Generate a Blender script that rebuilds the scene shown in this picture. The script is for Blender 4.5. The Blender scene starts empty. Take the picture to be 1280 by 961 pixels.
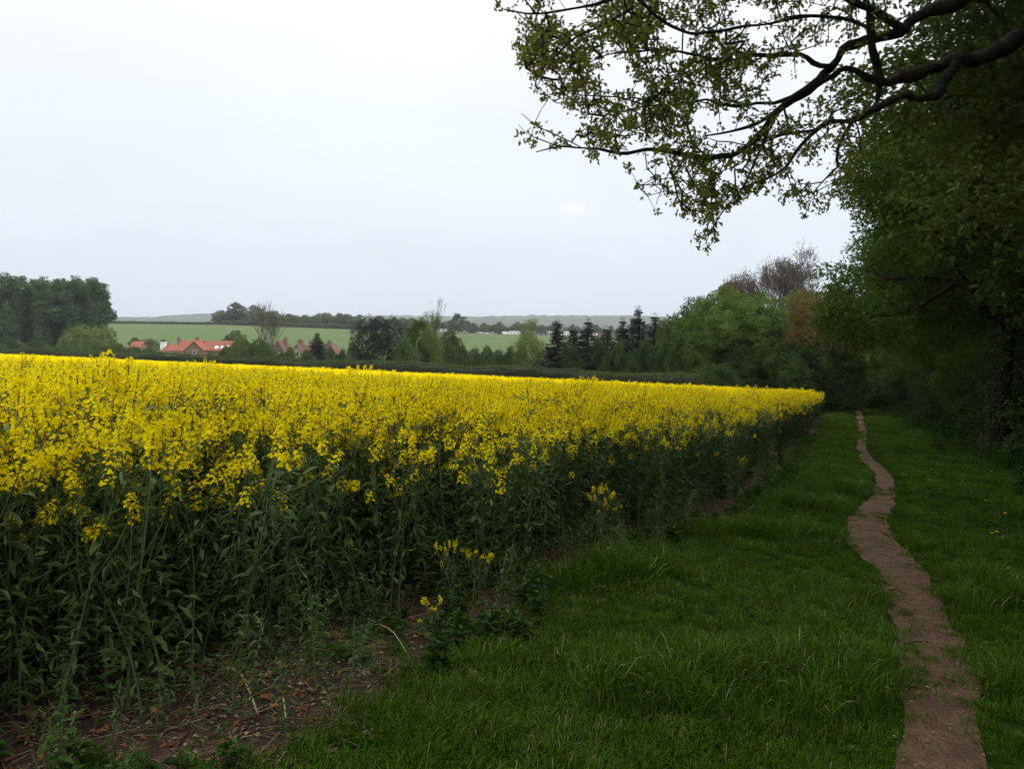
import bpy, math, random
import numpy as np
from mathutils import Vector

random.seed(7)
RNG = np.random.default_rng(7)
S = bpy.context.scene
COL = S.collection
R = math.radians

# ------------------------------------------------------------------ camera
FPX, CX, CY, HOR = 1004.0, 640.0, 480.5, 408.0
EYE = 1.6
PITCH = math.atan((CY - HOR) / FPX)
cam_d = bpy.data.cameras.new('camera')
cam = bpy.data.objects.new('camera', cam_d)
COL.objects.link(cam)
cam.location = (0, 0, EYE)
cam.rotation_euler = (R(90) - PITCH, 0, 0)
cam_d.sensor_width = 36.0
cam_d.lens = 36.0 * FPX / 1280.0
cam_d.clip_start = 0.05
cam_d.clip_end = 20000
S.camera = cam

# ------------------------------------------------------------------ sky, sun, exposure
SUN_EL, SUN_AZ = R(40), R(112)          # azimuth from +Y towards +X: the veiled sun stands behind the tree line on the right
W = bpy.data.worlds.new('World')
S.world = W
W.use_nodes = True
nt = W.node_tree
nt.nodes.clear()
N = nt.nodes.new
L = nt.links.new
out = N('ShaderNodeOutputWorld')
bg = N('ShaderNodeBackground')
sky = N('ShaderNodeTexSky')
sky.sky_type = 'NISHITA'
sky.sun_disc = False
sky.sun_elevation = SUN_EL
sky.sun_rotation = SUN_AZ
sky.air_density = 1.0
sky.dust_density = 3.0
tc = N('ShaderNodeTexCoord')
nrm = N('ShaderNodeVectorMath'); nrm.operation = 'NORMALIZE'
L(tc.outputs['Generated'], nrm.inputs[0])
sep = N('ShaderNodeSeparateXYZ')
L(nrm.outputs[0], sep.inputs[0])
# overcast veil: brighter towards the zenith, thin and blue-grey low down
ramp = N('ShaderNodeValToRGB')
cr = ramp.color_ramp
cr.elements[0].position = 0.0
cr.elements[0].color = (0.69, 0.76, 0.84, 1)
cr.elements[1].position = 1.0
cr.elements[1].color = (1.95, 1.94, 1.93, 1)
for p, c in ((0.06, (0.70, 0.77, 0.85)), (0.16, (0.755, 0.82, 0.885)), (0.26, (0.82, 0.86, 0.905)), (0.40, (0.97, 0.985, 1.005)), (0.62, (1.45, 1.45, 1.45))):
    e = cr.elements.new(p); e.color = (*c, 1)
L(sep.outputs['Z'], ramp.inputs[0])
noi = N('ShaderNodeTexNoise')
noi.inputs['Scale'].default_value = 1.6
noi.inputs['Detail'].default_value = 4
noi.inputs['Roughness'].default_value = 0.5
mp = N('ShaderNodeMapping'); mp.inputs['Scale'].default_value = (1, 1, 3.0)
L(nrm.outputs[0], mp.inputs[0]); L(mp.outputs[0], noi.inputs['Vector'])
nr = N('ShaderNodeMapRange')
nr.inputs['From Min'].default_value = 0.3; nr.inputs['From Max'].default_value = 0.7
nr.inputs['To Min'].default_value = 0.93; nr.inputs['To Max'].default_value = 1.06
L(noi.outputs['Fac'], nr.inputs['Value'])
veil = N('ShaderNodeMix'); veil.data_type = 'RGBA'; veil.blend_type = 'MULTIPLY'
veil.inputs['Factor'].default_value = 1.0
L(ramp.outputs[0], veil.inputs['A']); L(nr.outputs[0], veil.inputs['B'])
# one small pale cumulus in the veil
cdir = Vector(((715 - CX) / FPX, 1.0, (HOR - 264) / FPX)).normalized()
sub = N('ShaderNodeVectorMath'); sub.operation = 'SUBTRACT'
L(nrm.outputs[0], sub.inputs[0]); sub.inputs[1].default_value = cdir
scl = N('ShaderNodeVectorMath'); scl.operation = 'MULTIPLY'
scl.inputs[1].default_value = (1 / 0.022, 1 / 0.03, 1 / 0.0098)
L(sub.outputs[0], scl.inputs[0])
wob = N('ShaderNodeTexNoise'); wob.inputs['Scale'].default_value = 70; wob.inputs['Detail'].default_value = 3
L(nrm.outputs[0], wob.inputs['Vector'])
wadd = N('ShaderNodeVectorMath'); wadd.operation = 'MULTIPLY_ADD'
wadd.inputs[1].default_value = (1.5, 1.5, 1.5)
L(wob.outputs['Color'], wadd.inputs[0]); L(scl.outputs[0], wadd.inputs[2])
wsub = N('ShaderNodeVectorMath'); wsub.operation = 'SUBTRACT'; wsub.inputs[1].default_value = (0.75, 0.75, 0.75)
L(wadd.outputs[0], wsub.inputs[0])
ln = N('ShaderNodeVectorMath'); ln.operation = 'LENGTH'
L(wsub.outputs[0], ln.inputs[0])
cm = N('ShaderNodeMapRange'); cm.interpolation_type = 'SMOOTHSTEP'
cm.inputs['From Min'].default_value = 1.2; cm.inputs['From Max'].default_value = 0.35
cm.inputs['To Min'].default_value = 0; cm.inputs['To Max'].default_value = 0.75
L(ln.outputs['Value'], cm.inputs['Value'])
cmix = N('ShaderNodeMix'); cmix.data_type = 'RGBA'
L(cm.outputs[0], cmix.inputs['Factor'])
L(veil.outputs['Result'], cmix.inputs['A']); cmix.inputs['B'].default_value = (0.91, 0.905, 0.915, 1)
up10 = N('ShaderNodeMix'); up10.data_type = 'RGBA'; up10.blend_type = 'MULTIPLY'
up10.inputs['Factor'].default_value = 1.0
L(cmix.outputs['Result'], up10.inputs['A']); up10.inputs['B'].default_value = (10, 10, 10, 1)
mixs = N('ShaderNodeMix'); mixs.data_type = 'RGBA'
mixs.inputs['Factor'].default_value = 0.93
L(sky.outputs[0], mixs.inputs['A']); L(up10.outputs['Result'], mixs.inputs['B'])
L(mixs.outputs['Result'], bg.inputs['Color'])
bg.inputs['Strength'].default_value = 0.1
L(bg.outputs[0], out.inputs[0])

sun_d = bpy.data.lights.new('sun', 'SUN')
sun_d.energy = 1.5
sun_d.angle = R(18)
sun_d.color = (1.0, 0.96, 0.9)
sun = bpy.data.objects.new('sun', sun_d)
COL.objects.link(sun)
sdir = Vector((math.sin(SUN_AZ) * math.cos(SUN_EL), math.cos(SUN_AZ) * math.cos(SUN_EL), math.sin(SUN_EL)))
sun.rotation_euler = sdir.to_track_quat('Z', 'Y').to_euler()
sun.location = (40, -10, 60)

S.view_settings.view_transform = 'Standard'
S.view_settings.look = 'None'
S.view_settings.exposure = 0.22
S.view_settings.gamma = 1.0
S.view_settings.use_curve_mapping = False
S.render.engine = 'CYCLES'
S.cycles.max_bounces = 6
S.cycles.diffuse_bounces = 3
S.cycles.transmission_bounces = 3
S.cycles.volume_bounces = 0

# ------------------------------------------------------------------ mesh helpers
def vnoise(P, k=1.0, seed=0):
    """cheap smooth 3-D noise, about -1..1"""
    r = np.random.default_rng(1000 + seed)
    P = np.asarray(P, float) * k
    o = np.zeros(len(P))
    for i in range(7):
        d = r.normal(size=3); d /= np.linalg.norm(d)
        f = 0.7 + 1.1 * r.random()
        o += np.sin(P @ d * f * 2.2 + r.random() * 6.28)
    return o / 3.2

def unit(v):
    return v / np.maximum(np.linalg.norm(v, axis=-1, keepdims=True), 1e-9)

def build_mesh(name, chunks):
    """chunks: (V, F, material, lv[, smooth]) -> one mesh with per-leaf attribute lv"""
    mats, Vs, lvs, loops, starts, mi, sm = [], [], [], [], [], [], []
    off = lo = 0
    for ch in chunks:
        V, F, m, lv = ch[:4]
        if len(V) == 0 or len(F) == 0:
            continue
        smooth = ch[4] if len(ch) > 4 else False
        if m not in mats:
            mats.append(m)
        V = np.asarray(V, np.float32); F = np.asarray(F, np.int32)
        Vs.append(V)
        lvs.append(np.broadcast_to(np.asarray(lv, np.float32), (len(V),)))
        k = F.shape[1]
        loops.append((F + off).ravel())
        starts.append(lo + np.arange(len(F)) * k)
        mi.append(np.full(len(F), mats.index(m), np.int32))
        sm.append(np.full(len(F), smooth, bool))
        off += len(V); lo += F.size
    me = bpy.data.meshes.new(name)
    V = np.concatenate(Vs); loops = np.concatenate(loops); starts = np.concatenate(starts)
    me.vertices.add(len(V)); me.loops.add(len(loops)); me.polygons.add(len(starts))
    me.vertices.foreach_set('co', V.ravel())
    me.loops.foreach_set('vertex_index', loops.astype(np.int32))
    me.polygons.foreach_set('loop_start', starts.astype(np.int32))
    for m in mats:
        me.materials.append(m)
    me.polygons.foreach_set('material_index', np.concatenate(mi))
    me.polygons.foreach_set('use_smooth', np.concatenate(sm))
    a = me.attributes.new('lv', 'FLOAT', 'POINT')
    a.data.foreach_set('value', np.concatenate(lvs))
    me.update(calc_edges=True)
    return me

def xf(chunks, M=None, t=(0, 0, 0), s=1.0, rz=0.0):
    c, sn = math.cos(rz), math.sin(rz)
    Rz = np.array([[c, -sn, 0], [sn, c, 0], [0, 0, 1]]) * s
    if M is not None:
        Rz = M @ Rz
    return [(np.asarray(ch[0]) @ Rz.T + np.asarray(t),) + tuple(ch[1:]) for ch in chunks]

def link(name, me, parent=None, loc=None, rz=None, sc=None):
    o = bpy.data.objects.new(name, me)
    COL.objects.link(o)
    if parent is not None:
        o.parent = parent
    if loc is not None:
        o.location = loc
    if rz is not None:
        o.rotation_euler = (0, 0, rz)
    if sc is not None:
        o.scale = sc if hasattr(sc, '__len__') else (sc, sc, sc)
    return o

def tag(o, label=None, cat=None, group=None, kind=None):
    if label: o['label'] = label
    if cat: o['category'] = cat
    if group: o['group'] = group
    if kind: o['kind'] = kind
    return o

def tube(pts, rad, sides=6, m=None, lv=0.5, rough=0.0, seed=0, cap=True):
    P = np.asarray(pts, float)
    rad = np.broadcast_to(np.asarray(rad, float), (len(P),))
    T = np.gradient(P, axis=0); T = unit(T)
    ref = np.array([0.31, 0.2, 0.93]) if abs(T[0][2]) < 0.8 else np.array([1.0, 0.1, 0.05])
    A = unit(np.cross(T, ref)); B = np.cross(T, A)
    ang = np.arange(sides) / sides * 2 * np.pi
    rr = rad[:, None] * np.ones(sides)[None]
    V = P[:, None] + A[:, None] * (np.cos(ang)[None, :, None] * rr[..., None]) + B[:, None] * (np.sin(ang)[None, :, None] * rr[..., None])
    V = V.reshape(-1, 3)
    if rough:
        nn = vnoise(V, 6.0, seed)[:, None] * rough
        V = V + (V - np.repeat(P, sides, 0)) * nn
    n = len(P)
    i = np.arange(n - 1)[:, None] * sides; j = np.arange(sides)[None]
    j2 = (j + 1) % sides
    F = np.stack([i + j, i + j2, i + sides + j2, i + sides + j], -1).reshape(-1, 4)
    out_ = [(V, F, m, lv, True)]
    if cap and sides == 4:
        out_.append((V[-4:], [[0, 1, 2, 3]], m, lv))
    elif cap:
        top = np.vstack([V[-sides:], P[-1]])
        out_.append((top, [[q, (q + 1) % sides, sides] for q in range(sides)], m, lv))
    return out_

def segs(A, B, ra, rb, m, sides=3, lv=0.5):
    """many separate thin prisms at once"""
    A = np.asarray(A, float); B = np.asarray(B, float); n = len(A)
    if n == 0:
        return []
    ra = np.broadcast_to(ra, (n,)); rb = np.broadcast_to(rb, (n,))
    T = unit(B - A)
    ref = np.where(np.abs(T[:, 2:3]) < 0.8, np.array([[0, 0, 1.0]]), np.array([[1.0, 0, 0]]))
    U = unit(np.cross(T, ref)); Vv = np.cross(T, U)
    ang = np.arange(sides) / sides * 2 * np.pi
    ca, sa = np.cos(ang), np.sin(ang)
    ring = U[:, None] * ca[None, :, None] + Vv[:, None] * sa[None, :, None]
    V = np.concatenate([A[:, None] + ring * ra[:, None, None], B[:, None] + ring * rb[:, None, None]], 1).reshape(-1, 3)
    b = np.arange(n)[:, None] * 2 * sides; j = np.arange(sides)[None]; j2 = (j + 1) % sides
    F = np.stack([b + j, b + j2, b + sides + j2, b + sides + j], -1).reshape(-1, 4)
    lv = np.repeat(np.broadcast_to(lv, (n,)), 2 * sides)
    return [(V, F, m, lv, True)]

def leaves(C, D, U, ln_, wd, m, lv, fold=0.25):
    """one folded kite (two triangles) for each leaf: base C, direction D, surface normal about U"""
    C = np.asarray(C, float); n = len(C)
    if n == 0:
        return []
    D = unit(np.asarray(D, float)); U = np.asarray(U, float)
    Sd = unit(np.cross(D, U)); U = np.cross(Sd, D)
    ln_ = np.broadcast_to(ln_, (n,))[:, None]; wd = np.broadcast_to(wd, (n,))[:, None]
    mid = C + D * ln_ * 0.5 + U * ln_ * 0.08
    V = np.stack([C, mid + Sd * wd * 0.5 + U * wd * fold, C + D * ln_ - U * ln_ * 0.06, mid - Sd * wd * 0.5 + U * wd * fold], 1).reshape(-1, 3)
    b = np.arange(n)[:, None] * 4
    F = np.concatenate([b + np.array([[0, 1, 2]]), b + np.array([[0, 2, 3]])], 0)
    return [(V, F, m, np.repeat(np.broadcast_to(lv, (n,)), 4))]

def rsphere(n, rng):
    return unit(rng.normal(size=(n, 3)))

def box_chunk(x0, x1, y0, y1, z0, z1, m, lv=0.5):
    V = [(x, y, z) for z in (z0, z1) for (x, y) in ((x0, y0), (x1, y0), (x1, y1), (x0, y1))]
    F = [[0, 3, 2, 1], [4, 5, 6, 7], [0, 1, 5, 4], [1, 2, 6, 5], [2, 3, 7, 6], [3, 0, 4, 7]]
    return [(V, F, m, lv)]

# ------------------------------------------------------------------ materials
def leaf_mat(name, c1, c2, trans=0.3, rough=0.6, inst=0.35, obj_noise=0.0, tint=None, spec=0.3):
    m = bpy.data.materials.new(name); m.use_nodes = True
    t = m.node_tree; t.nodes.clear()
    n, l = t.nodes.new, t.links.new
    o = n('ShaderNodeOutputMaterial')
    at = n('ShaderNodeAttribute'); at.attribute_name = 'lv'
    mx = n('ShaderNodeMix'); mx.data_type = 'RGBA'
    mx.inputs['A'].default_value = (*c1, 1); mx.inputs['B'].default_value = (*c2, 1)
    l(at.outputs['Fac'], mx.inputs['Factor'])
    oi = n('ShaderNodeObjectInfo')
    mr = n('ShaderNodeMapRange'); mr.inputs['To Min'].default_value = 1 - inst; mr.inputs['To Max'].default_value = 1 + inst
    l(oi.outputs['Random'], mr.inputs['Value'])
    mu = n('ShaderNodeMix'); mu.data_type = 'RGBA'; mu.blend_type = 'MULTIPLY'; mu.inputs['Factor'].default_value = 1
    l(mx.outputs['Result'], mu.inputs['A']); l(mr.outputs[0], mu.inputs['B'])
    col = mu.outputs['Result']
    if obj_noise:
        g = n('ShaderNodeTexCoord'); nz = n('ShaderNodeTexNoise'); nz.inputs['Scale'].default_value = obj_noise; nz.inputs['Detail'].default_value = 2
        l(g.outputs['Object'], nz.inputs['Vector'])
        m2 = n('ShaderNodeMapRange'); m2.inputs['From Min'].default_value = .35; m2.inputs['From Max'].default_value = .65
        l(nz.outputs['Fac'], m2.inputs['Value'])
        if tint is None:
            tint = tuple(min(1, 1.25 * v) for v in c2)
        m3 = n('ShaderNodeMix'); m3.data_type = 'RGBA'; m3.inputs['B'].default_value = (*tint, 1)
        sc_ = n('ShaderNodeMath'); sc_.operation = 'MULTIPLY'; sc_.inputs[1].default_value = 0.6
        l(m2.outputs[0], sc_.inputs[0]); l(sc_.outputs[0], m3.inputs['Factor']); l(col, m3.inputs['A'])
        col = m3.outputs['Result']
    pb = n('ShaderNodeBsdfPrincipled'); pb.inputs['Roughness'].default_value = rough
    pb.inputs['Specular IOR Level'].default_value = spec
    l(col, pb.inputs['Base Color'])
    if trans:
        tr = n('ShaderNodeBsdfTranslucent'); l(col, tr.inputs['Color'])
        ms = n('ShaderNodeMixShader'); ms.inputs[0].default_value = trans
        l(pb.outputs[0], ms.inputs[1]); l(tr.outputs[0], ms.inputs[2]); l(ms.outputs[0], o.inputs[0])
    else:
        l(pb.outputs[0], o.inputs[0])
    return m

def surf_mat(name, cols, scale=4.0, detail=6, rough=0.9, bump=0.3, bscale=None, spec=0.2, second=None):
    """noise-mottled surface: cols = list of (position, colour)"""
    m = bpy.data.materials.new(name); m.use_nodes = True
    t = m.node_tree; n, l = t.nodes.new, t.links.new
    pb = t.nodes['Principled BSDF']
    pb.inputs['Roughness'].default_value = rough
    pb.inputs['Specular IOR Level'].default_value = spec
    g = n('ShaderNodeTexCoord')
    nz = n('ShaderNodeTexNoise'); nz.inputs['Scale'].default_value = scale; nz.inputs['Detail'].default_value = detail
    nz.inputs['Roughness'].default_value = 0.65
    l(g.outputs['Object'], nz.inputs['Vector'])
    r = n('ShaderNodeValToRGB'); l(nz.outputs['Fac'], r.inputs[0])
    els = r.color_ramp.elements
    els[0].position, els[0].color = cols[0][0], (*cols[0][1], 1)
    els[1].position, els[1].color = cols[-1][0], (*cols[-1][1], 1)
    for p, c in cols[1:-1]:
        e = els.new(p); e.color = (*c, 1)
    col = r.outputs[0]
    if second:                              # (scale, colour, low, high): larger patches of another colour
        n2 = n('ShaderNodeTexNoise'); n2.inputs['Scale'].default_value = second[0]; n2.inputs['Detail'].default_value = 5
        l(g.outputs['Object'], n2.inputs['Vector'])
        mr = n('ShaderNodeMapRange'); mr.inputs['From Min'].default_value = second[2]; mr.inputs['From Max'].default_value = second[3]
        l(n2.outputs['Fac'], mr.inputs['Value'])
        mx = n('ShaderNodeMix'); mx.data_type = 'RGBA'; mx.inputs['B'].default_value = (*second[1], 1)
        l(mr.outputs[0], mx.inputs['Factor']); l(col, mx.inputs['A']); col = mx.outputs['Result']
    l(col, pb.inputs['Base Color'])
    if bump:
        nb = n('ShaderNodeTexNoise'); nb.inputs['Scale'].default_value = bscale or scale * 4; nb.inputs['Detail'].default_value = 6
        l(g.outputs['Object'], nb.inputs['Vector'])
        b = n('ShaderNodeBump'); b.inputs['Strength'].default_value = bump; b.inputs['Distance'].default_value = 0.05
        l(nb.outputs['Fac'], b.inputs['Height']); l(b.outputs[0], pb.inputs['Normal'])
    return m

M_ground = surf_mat('turf_ground', [(.3, (.010, .024, .003)), (.55, (.018, .042, .005)), (.75, (.03, .05, .01))], 9, spec=0.0, second=(1.4, (.022, .034, .006), .6, .8))
M_soil = surf_mat('field_soil', [(.3, (.03, .018, .012)), (.5, (.065, .04, .026)), (.72, (.12, .078, .05))], 14, bump=0.8, bscale=30, second=(2.0, (.045, .03, .02), .45, .65))
M_path = surf_mat('trodden_earth', [(.28, (.08, .046, .027)), (.5, (.155, .09, .054)), (.72, (.21, .13, .082))], 16, bump=1.0, bscale=38, second=(3.2, (.085, .05, .03), .45, .7))
M_past = surf_mat('pasture_green', [(.3, (.055, .105, .02)), (.7, (.076, .132, .026))], 0.05, detail=8, bump=0, second=(.012, (.085, .115, .034), .4, .65))
M_farland = surf_mat('far_land', [(.3, (.05, .08, .03)), (.7, (.10, .12, .05))], 0.006, bump=0)
M_hill = surf_mat('wooded_hill', [(.35, (.025, .045, .02)), (.65, (.07, .09, .04))], 0.006, detail=10, bump=0, second=(.003, (.09, .11, .06), .55, .62))
M_bark = surf_mat('bark', [(.3, (.014, .011, .008)), (.55, (.032, .025, .018)), (.75, (.055, .047, .035))], 9, bump=1.0, bscale=30, second=(3.0, (.028, .034, .014), .5, .7))
M_twig = surf_mat('twig', [(.3, (.02, .015, .012)), (.7, (.045, .035, .027))], 20, bump=0)
M_graytwig = surf_mat('bare_twig', [(.3, (.085, .068, .055)), (.7, (.14, .115, .095))], 4, bump=0)
M_oakleaf = leaf_mat('oak_leaf', (.10, .14, .012), (.24, .31, .035), trans=.5, inst=.1, obj_noise=.9, tint=(.24, .22, .04))
M_tree1 = leaf_mat('hedgerow_leaf', (.028, .064, .009), (.115, .19, .03), trans=.3, inst=.15, obj_noise=.35, spec=.1)
M_tree2 = leaf_mat('maple_leaf', (.032, .066, .010), (.12, .19, .032), trans=.3, inst=.15, obj_noise=.4, tint=(.085, .105, .024), spec=.1)
M_haw = leaf_mat('hawthorn_leaf', (.045, .085, .016), (.14, .21, .05), trans=.25, inst=.15, obj_noise=.3, spec=.1)
M_elder = leaf_mat('elder_leaf', (.028, .055, .012), (.075, .12, .03), trans=.2, inst=.2, spec=.1)
M_copper = leaf_mat('copper_leaf', (.13, .07, .026), (.21, .12, .045), trans=.25, inst=.1, obj_noise=.5, tint=(.16, .13, .04))
M_bud2 = leaf_mat('swelling_bud', (.10, .08, .062), (.155, .125, .10), trans=.2, inst=.1)
M_ivy = leaf_mat('ivy_leaf', (.03, .05, .016), (.075, .12, .035), trans=.1, rough=.6, inst=.15, spec=.12)
M_con = leaf_mat('conifer_needle', (.014, .022, .016), (.035, .05, .032), trans=.05, inst=.25)
M_pop = leaf_mat('poplar_leaf', (.04, .085, .03), (.095, .155, .055), trans=.2, inst=.15, obj_noise=.12)
M_far = leaf_mat('far_leaf', (.05, .08, .03), (.12, .16, .055), trans=.15, inst=.35, obj_noise=.1)
M_lime = leaf_mat('willow_leaf', (.11, .15, .03), (.19, .24, .06), trans=.3, inst=.1)
M_bushl = leaf_mat('bush_leaf', (.05, .085, .024), (.12, .17, .05), trans=.25, inst=.3)
M_hedge = leaf_mat('hedge_leaf', (.028, .05, .013), (.07, .105, .026), trans=.15, inst=.0, obj_noise=.3)
M_hcore = surf_mat('hedge_core', [(.3, (.012, .016, .008)), (.7, (.03, .035, .018))], 5, bump=0)
M_petal = leaf_mat('rape_petal', (.88, .70, .002), (.97, .84, .004), trans=.38, inst=.06, spec=.05)
M_bud = leaf_mat('rape_bud', (.30, .34, .03), (.5, .48, .04), trans=.2, inst=.1)
M_rleaf = leaf_mat('rape_leaf', (.05, .092, .022), (.125, .19, .058), trans=.18, inst=.25, spec=.15, rough=.6)
M_rstem = leaf_mat('rape_stem', (.075, .12, .036), (.135, .19, .07), trans=.0, inst=.2)
M_grass = leaf_mat('grass_blade', (.028, .074, .004), (.085, .162, .014), trans=.25, inst=.3, spec=.04, rough=.8)
M_grass2 = leaf_mat('dull_grass_blade', (.036, .072, .006), (.09, .15, .02), trans=.25, inst=.3, spec=.04, rough=.8)
M_dry = leaf_mat('dry_blade', (.22, .18, .09), (.32, .27, .14), trans=.2, inst=.2)
M_weed = leaf_mat('weed_leaf', (.024, .062, .008), (.06, .12, .022), trans=.25, inst=.3, spec=.1)
M_straw = leaf_mat('straw', (.12, .085, .05), (.30, .23, .14), trans=.0, inst=.3)
M_dead = leaf_mat('dead_leaf', (.20, .07, .03), (.32, .14, .05), trans=.2, inst=.4)
M_pale = leaf_mat('pale_stalk', (.30, .28, .14), (.42, .38, .22), trans=.0, inst=.1)
M_white = leaf_mat('white_petal', (.7, .7, .66), (.8, .8, .78), trans=.2, inst=.05)

# ------------------------------------------------------------------ terrain
SA, SB = 0.061, 0.044
def smooth(a, b, x):
    t = np.clip((x - a) / (b - a), 0, 1)
    return t * t * (3 - 2 * t)

def far_t(x, y):
    return .543 * x + .839 * y - 47.1

def height(x, y):
    x = np.asarray(x, float); y = np.asarray(y, float)
    xc = np.clip(x, -90, 45); yc = np.clip(y, -40, 130)
    hp = -(SA * yc + SB * xc)
    m = smooth(-3, 6, x - .38 * y)
    t = far_t(x, y) - 80 * m
    yy = np.maximum(y, 1)
    u = np.clip(x / np.maximum(yy, 150), -.8, .8)
    zt = np.interp(u, [-.64, -.5, -.36, -.2, 0, .4], [4.2, 3.6, 2.6, -.8, -4.6, -8])
    hf = -9 + np.clip((y - 200) / 400, 0, 1) * (zt + 9)
    hf = hf - np.clip((y - 640) / 900, 0, 1) * (zt + 16)
    w = smooth(2, 60, t)
    h = hp * (1 - w) + hf * w
    near = smooth(60, 25, np.hypot(x, y))
    P = np.stack([x.ravel(), y.ravel(), 0 * x.ravel()], 1)
    b = (vnoise(P, .55, 3) * .03 + vnoise(P, 1.9, 4) * .012).reshape(x.shape)
    return h + b * near

def hz(x, y):
    return float(height(np.array([x]), np.array([y]))[0])

def at(px, py, Y):
    """world point seen at photo pixel (px, py) at forward distance Y"""
    a, b = (px - CX) / FPX, (CY - py) / FPX
    c, s = math.cos(PITCH), math.sin(PITCH)
    d = np.array([a, c + b * s, -s + b * c])
    return np.array([0, 0, EYE]) + d * (Y / d[1])

def on_ground(px, py):
    u = (px - CX) / FPX; dep = (py - HOR) / FPX
    y = EYE / (dep - (SA + SB * u))
    return u * y, y

# crop edge and grass edge, x as a function of y (metres)
EDGE_Y = [-5, 2, 3.83, 6.1, 10, 20, 47.6, 60]
EDGE_X = [-6, -2.62, -1.5, -.05, 2.4, 6.75, 18.3, 23]
SOIL_Y = [-5, 2.5, 3.27, 4.7, 6.25, 8.9, 15, 25, 47.6, 60]
SOIL_X = [-5, -1.42, -.76, -.08, .6, 2.3, 5.25, 9.5, 18.9, 23.6]
def x_edge(y): return np.interp(y, EDGE_Y, EDGE_X)
def x_soil(y): return np.interp(y, SOIL_Y, SOIL_X)

def grid_mesh(name, X, Y, Z, mat):
    a, b = X.shape
    V = np.stack([X, Y, Z], -1).reshape(-1, 3)
    i = np.arange(a - 1)[:, None] * b; j = np.arange(b - 1)[None]
    F = np.stack([i + j, i + j + 1, i + b + j + 1, i + b + j], -1).reshape(-1, 4)
    return build_mesh(name, [(V, F, mat, .5, True)])

rad = np.concatenate([[0.01], np.geomspace(.4, 9000, 230)])
ang = np.linspace(0, 2 * np.pi, 481)
RR, AA = np.meshgrid(rad, ang, indexing='ij')
GX, GY = RR * np.sin(AA), RR * np.cos(AA)
ground = link('ground', grid_mesh('ground', GX, GY, height(GX, GY), M_ground))
tag(ground, 'dark turf ground running downhill from the viewer', 'ground', kind='structure')

ys = np.concatenate([np.arange(1.0, 20, .25), np.arange(20, 75, .8)])
k = np.linspace(0, 1, 60) ** 1.6
fx0 = x_soil(ys) + .10 * np.sin(ys * 3.1) + .06 * np.sin(ys * 7.7 + 1)
FX = fx0[:, None] - k[None] * 130
FY = np.repeat(ys[:, None], 60, 1)
FT = np.clip(far_t(FX, FY), 0, None)
FX2 = FX - FT * .543; FY2 = FY - FT * .839
field = link('field_soil', grid_mesh('field_soil', FX2, FY2, height(FX2, FY2) + .006, M_soil))
tag(field, 'bare brown soil of the rape field with its margin', 'soil', kind='structure')

# trodden path: left and right edges read from the photograph
PATH = [(961, 1150, 1245), (905, 1149, 1238), (850, 1146, 1226), (780, 1128, 1196), (730, 1116, 1170), (703, 1080, 1148), (680, 1066, 1122),
        (650, 1070, 1116), (628, 1090, 1124), (608, 1100, 1124), (595, 1098, 1118), (577, 1078, 1098), (560, 1074, 1086), (540, 1077.5, 1086), (520, 1073, 1080), (511, 1068, 1074)]
pl, pr = [], []
for py, xl, xr in PATH:
    pl.append(on_ground(xl, py)); pr.append(on_ground(xr, py))
pl, pr = np.array(pl), np.array(pr)
cen = (pl + pr) / 2; wid = np.linalg.norm(pr - pl, axis=1)
d0 = cen[0] - cen[1]
cen = np.vstack([cen[0] + d0 * 8, cen[0] + d0 * 3, cen]); wid = np.concatenate([[.34, .33], wid])
ts = np.concatenate([[0], np.cumsum(np.linalg.norm(np.diff(cen, axis=0), axis=1))])
tq = np.concatenate([np.arange(0, 25, .12), np.arange(25, ts[-1], .6)])
def smooth_interp(q, t, v):
    o = np.interp(q, t, v)
    kk = np.ones(7) / 7
    return np.convolve(np.pad(o, 3, mode='edge'), kk, 'valid')
wid = wid * np.interp(cen[:, 1], [6, 9, 12, 16, 40], [.96, .88, .75, .64, .6])
PCX, PCY, PW = smooth_interp(tq, ts, cen[:, 0]), smooth_interp(tq, ts, cen[:, 1]), smooth_interp(tq, ts, wid)
PW = np.maximum(PW, np.interp(PCY, [10, 25, 60], [.2, .27, .4]))
tang = unit(np.stack([np.gradient(PCX), np.gradient(PCY)], 1))
nor = np.stack([tang[:, 1], -tang[:, 0]], 1)
jl = .5 + .07 * np.sin(tq * 5.3) * np.sin(tq * 1.7 + 1) + .022 * RNG.normal(size=len(tq)).clip(-1, 1)
jr = .5 + .07 * np.sin(tq * 4.1 + 2) * np.sin(tq * 2.3) + .022 * RNG.normal(size=len(tq)).clip(-1, 1)
cross = np.linspace(-1, 1, 9)
off = np.where(cross[None] < 0, cross[None] * jl[:, None], cross[None] * jr[:, None]) * PW[:, None]
PX = PCX[:, None] + nor[:, :1] * off; PY = PCY[:, None] + nor[:, 1:] * off
PZ = height(PX, PY) + .010 + .012 * vnoise(np.stack([PX.ravel(), PY.ravel(), 0 * PX.ravel()], 1), 5, 8).reshape(PX.shape).clip(-.4, 1) * (1 - np.abs(cross)[None] ** 4)
tag(link('footpath', grid_mesh('footpath', PX, PY, PZ, M_path)), 'narrow trodden brown earth footpath winding through the grass', 'path', kind='structure')
PC = np.stack([PCX, PCY], 1)
def path_dist(x, y):
    """distance to the path centre line over half its width"""
    o = np.full(len(x), 99.0)
    for i in range(0, len(x), 4000):
        q = np.stack([x[i:i + 4000], y[i:i + 4000]], 1)
        dd = np.linalg.norm(q[:, None] - PC[None], axis=2)
        a = dd.argmin(1)
        o[i:i + 4000] = dd[np.arange(len(q)), a] - PW[a] * .5
    return o

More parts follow.
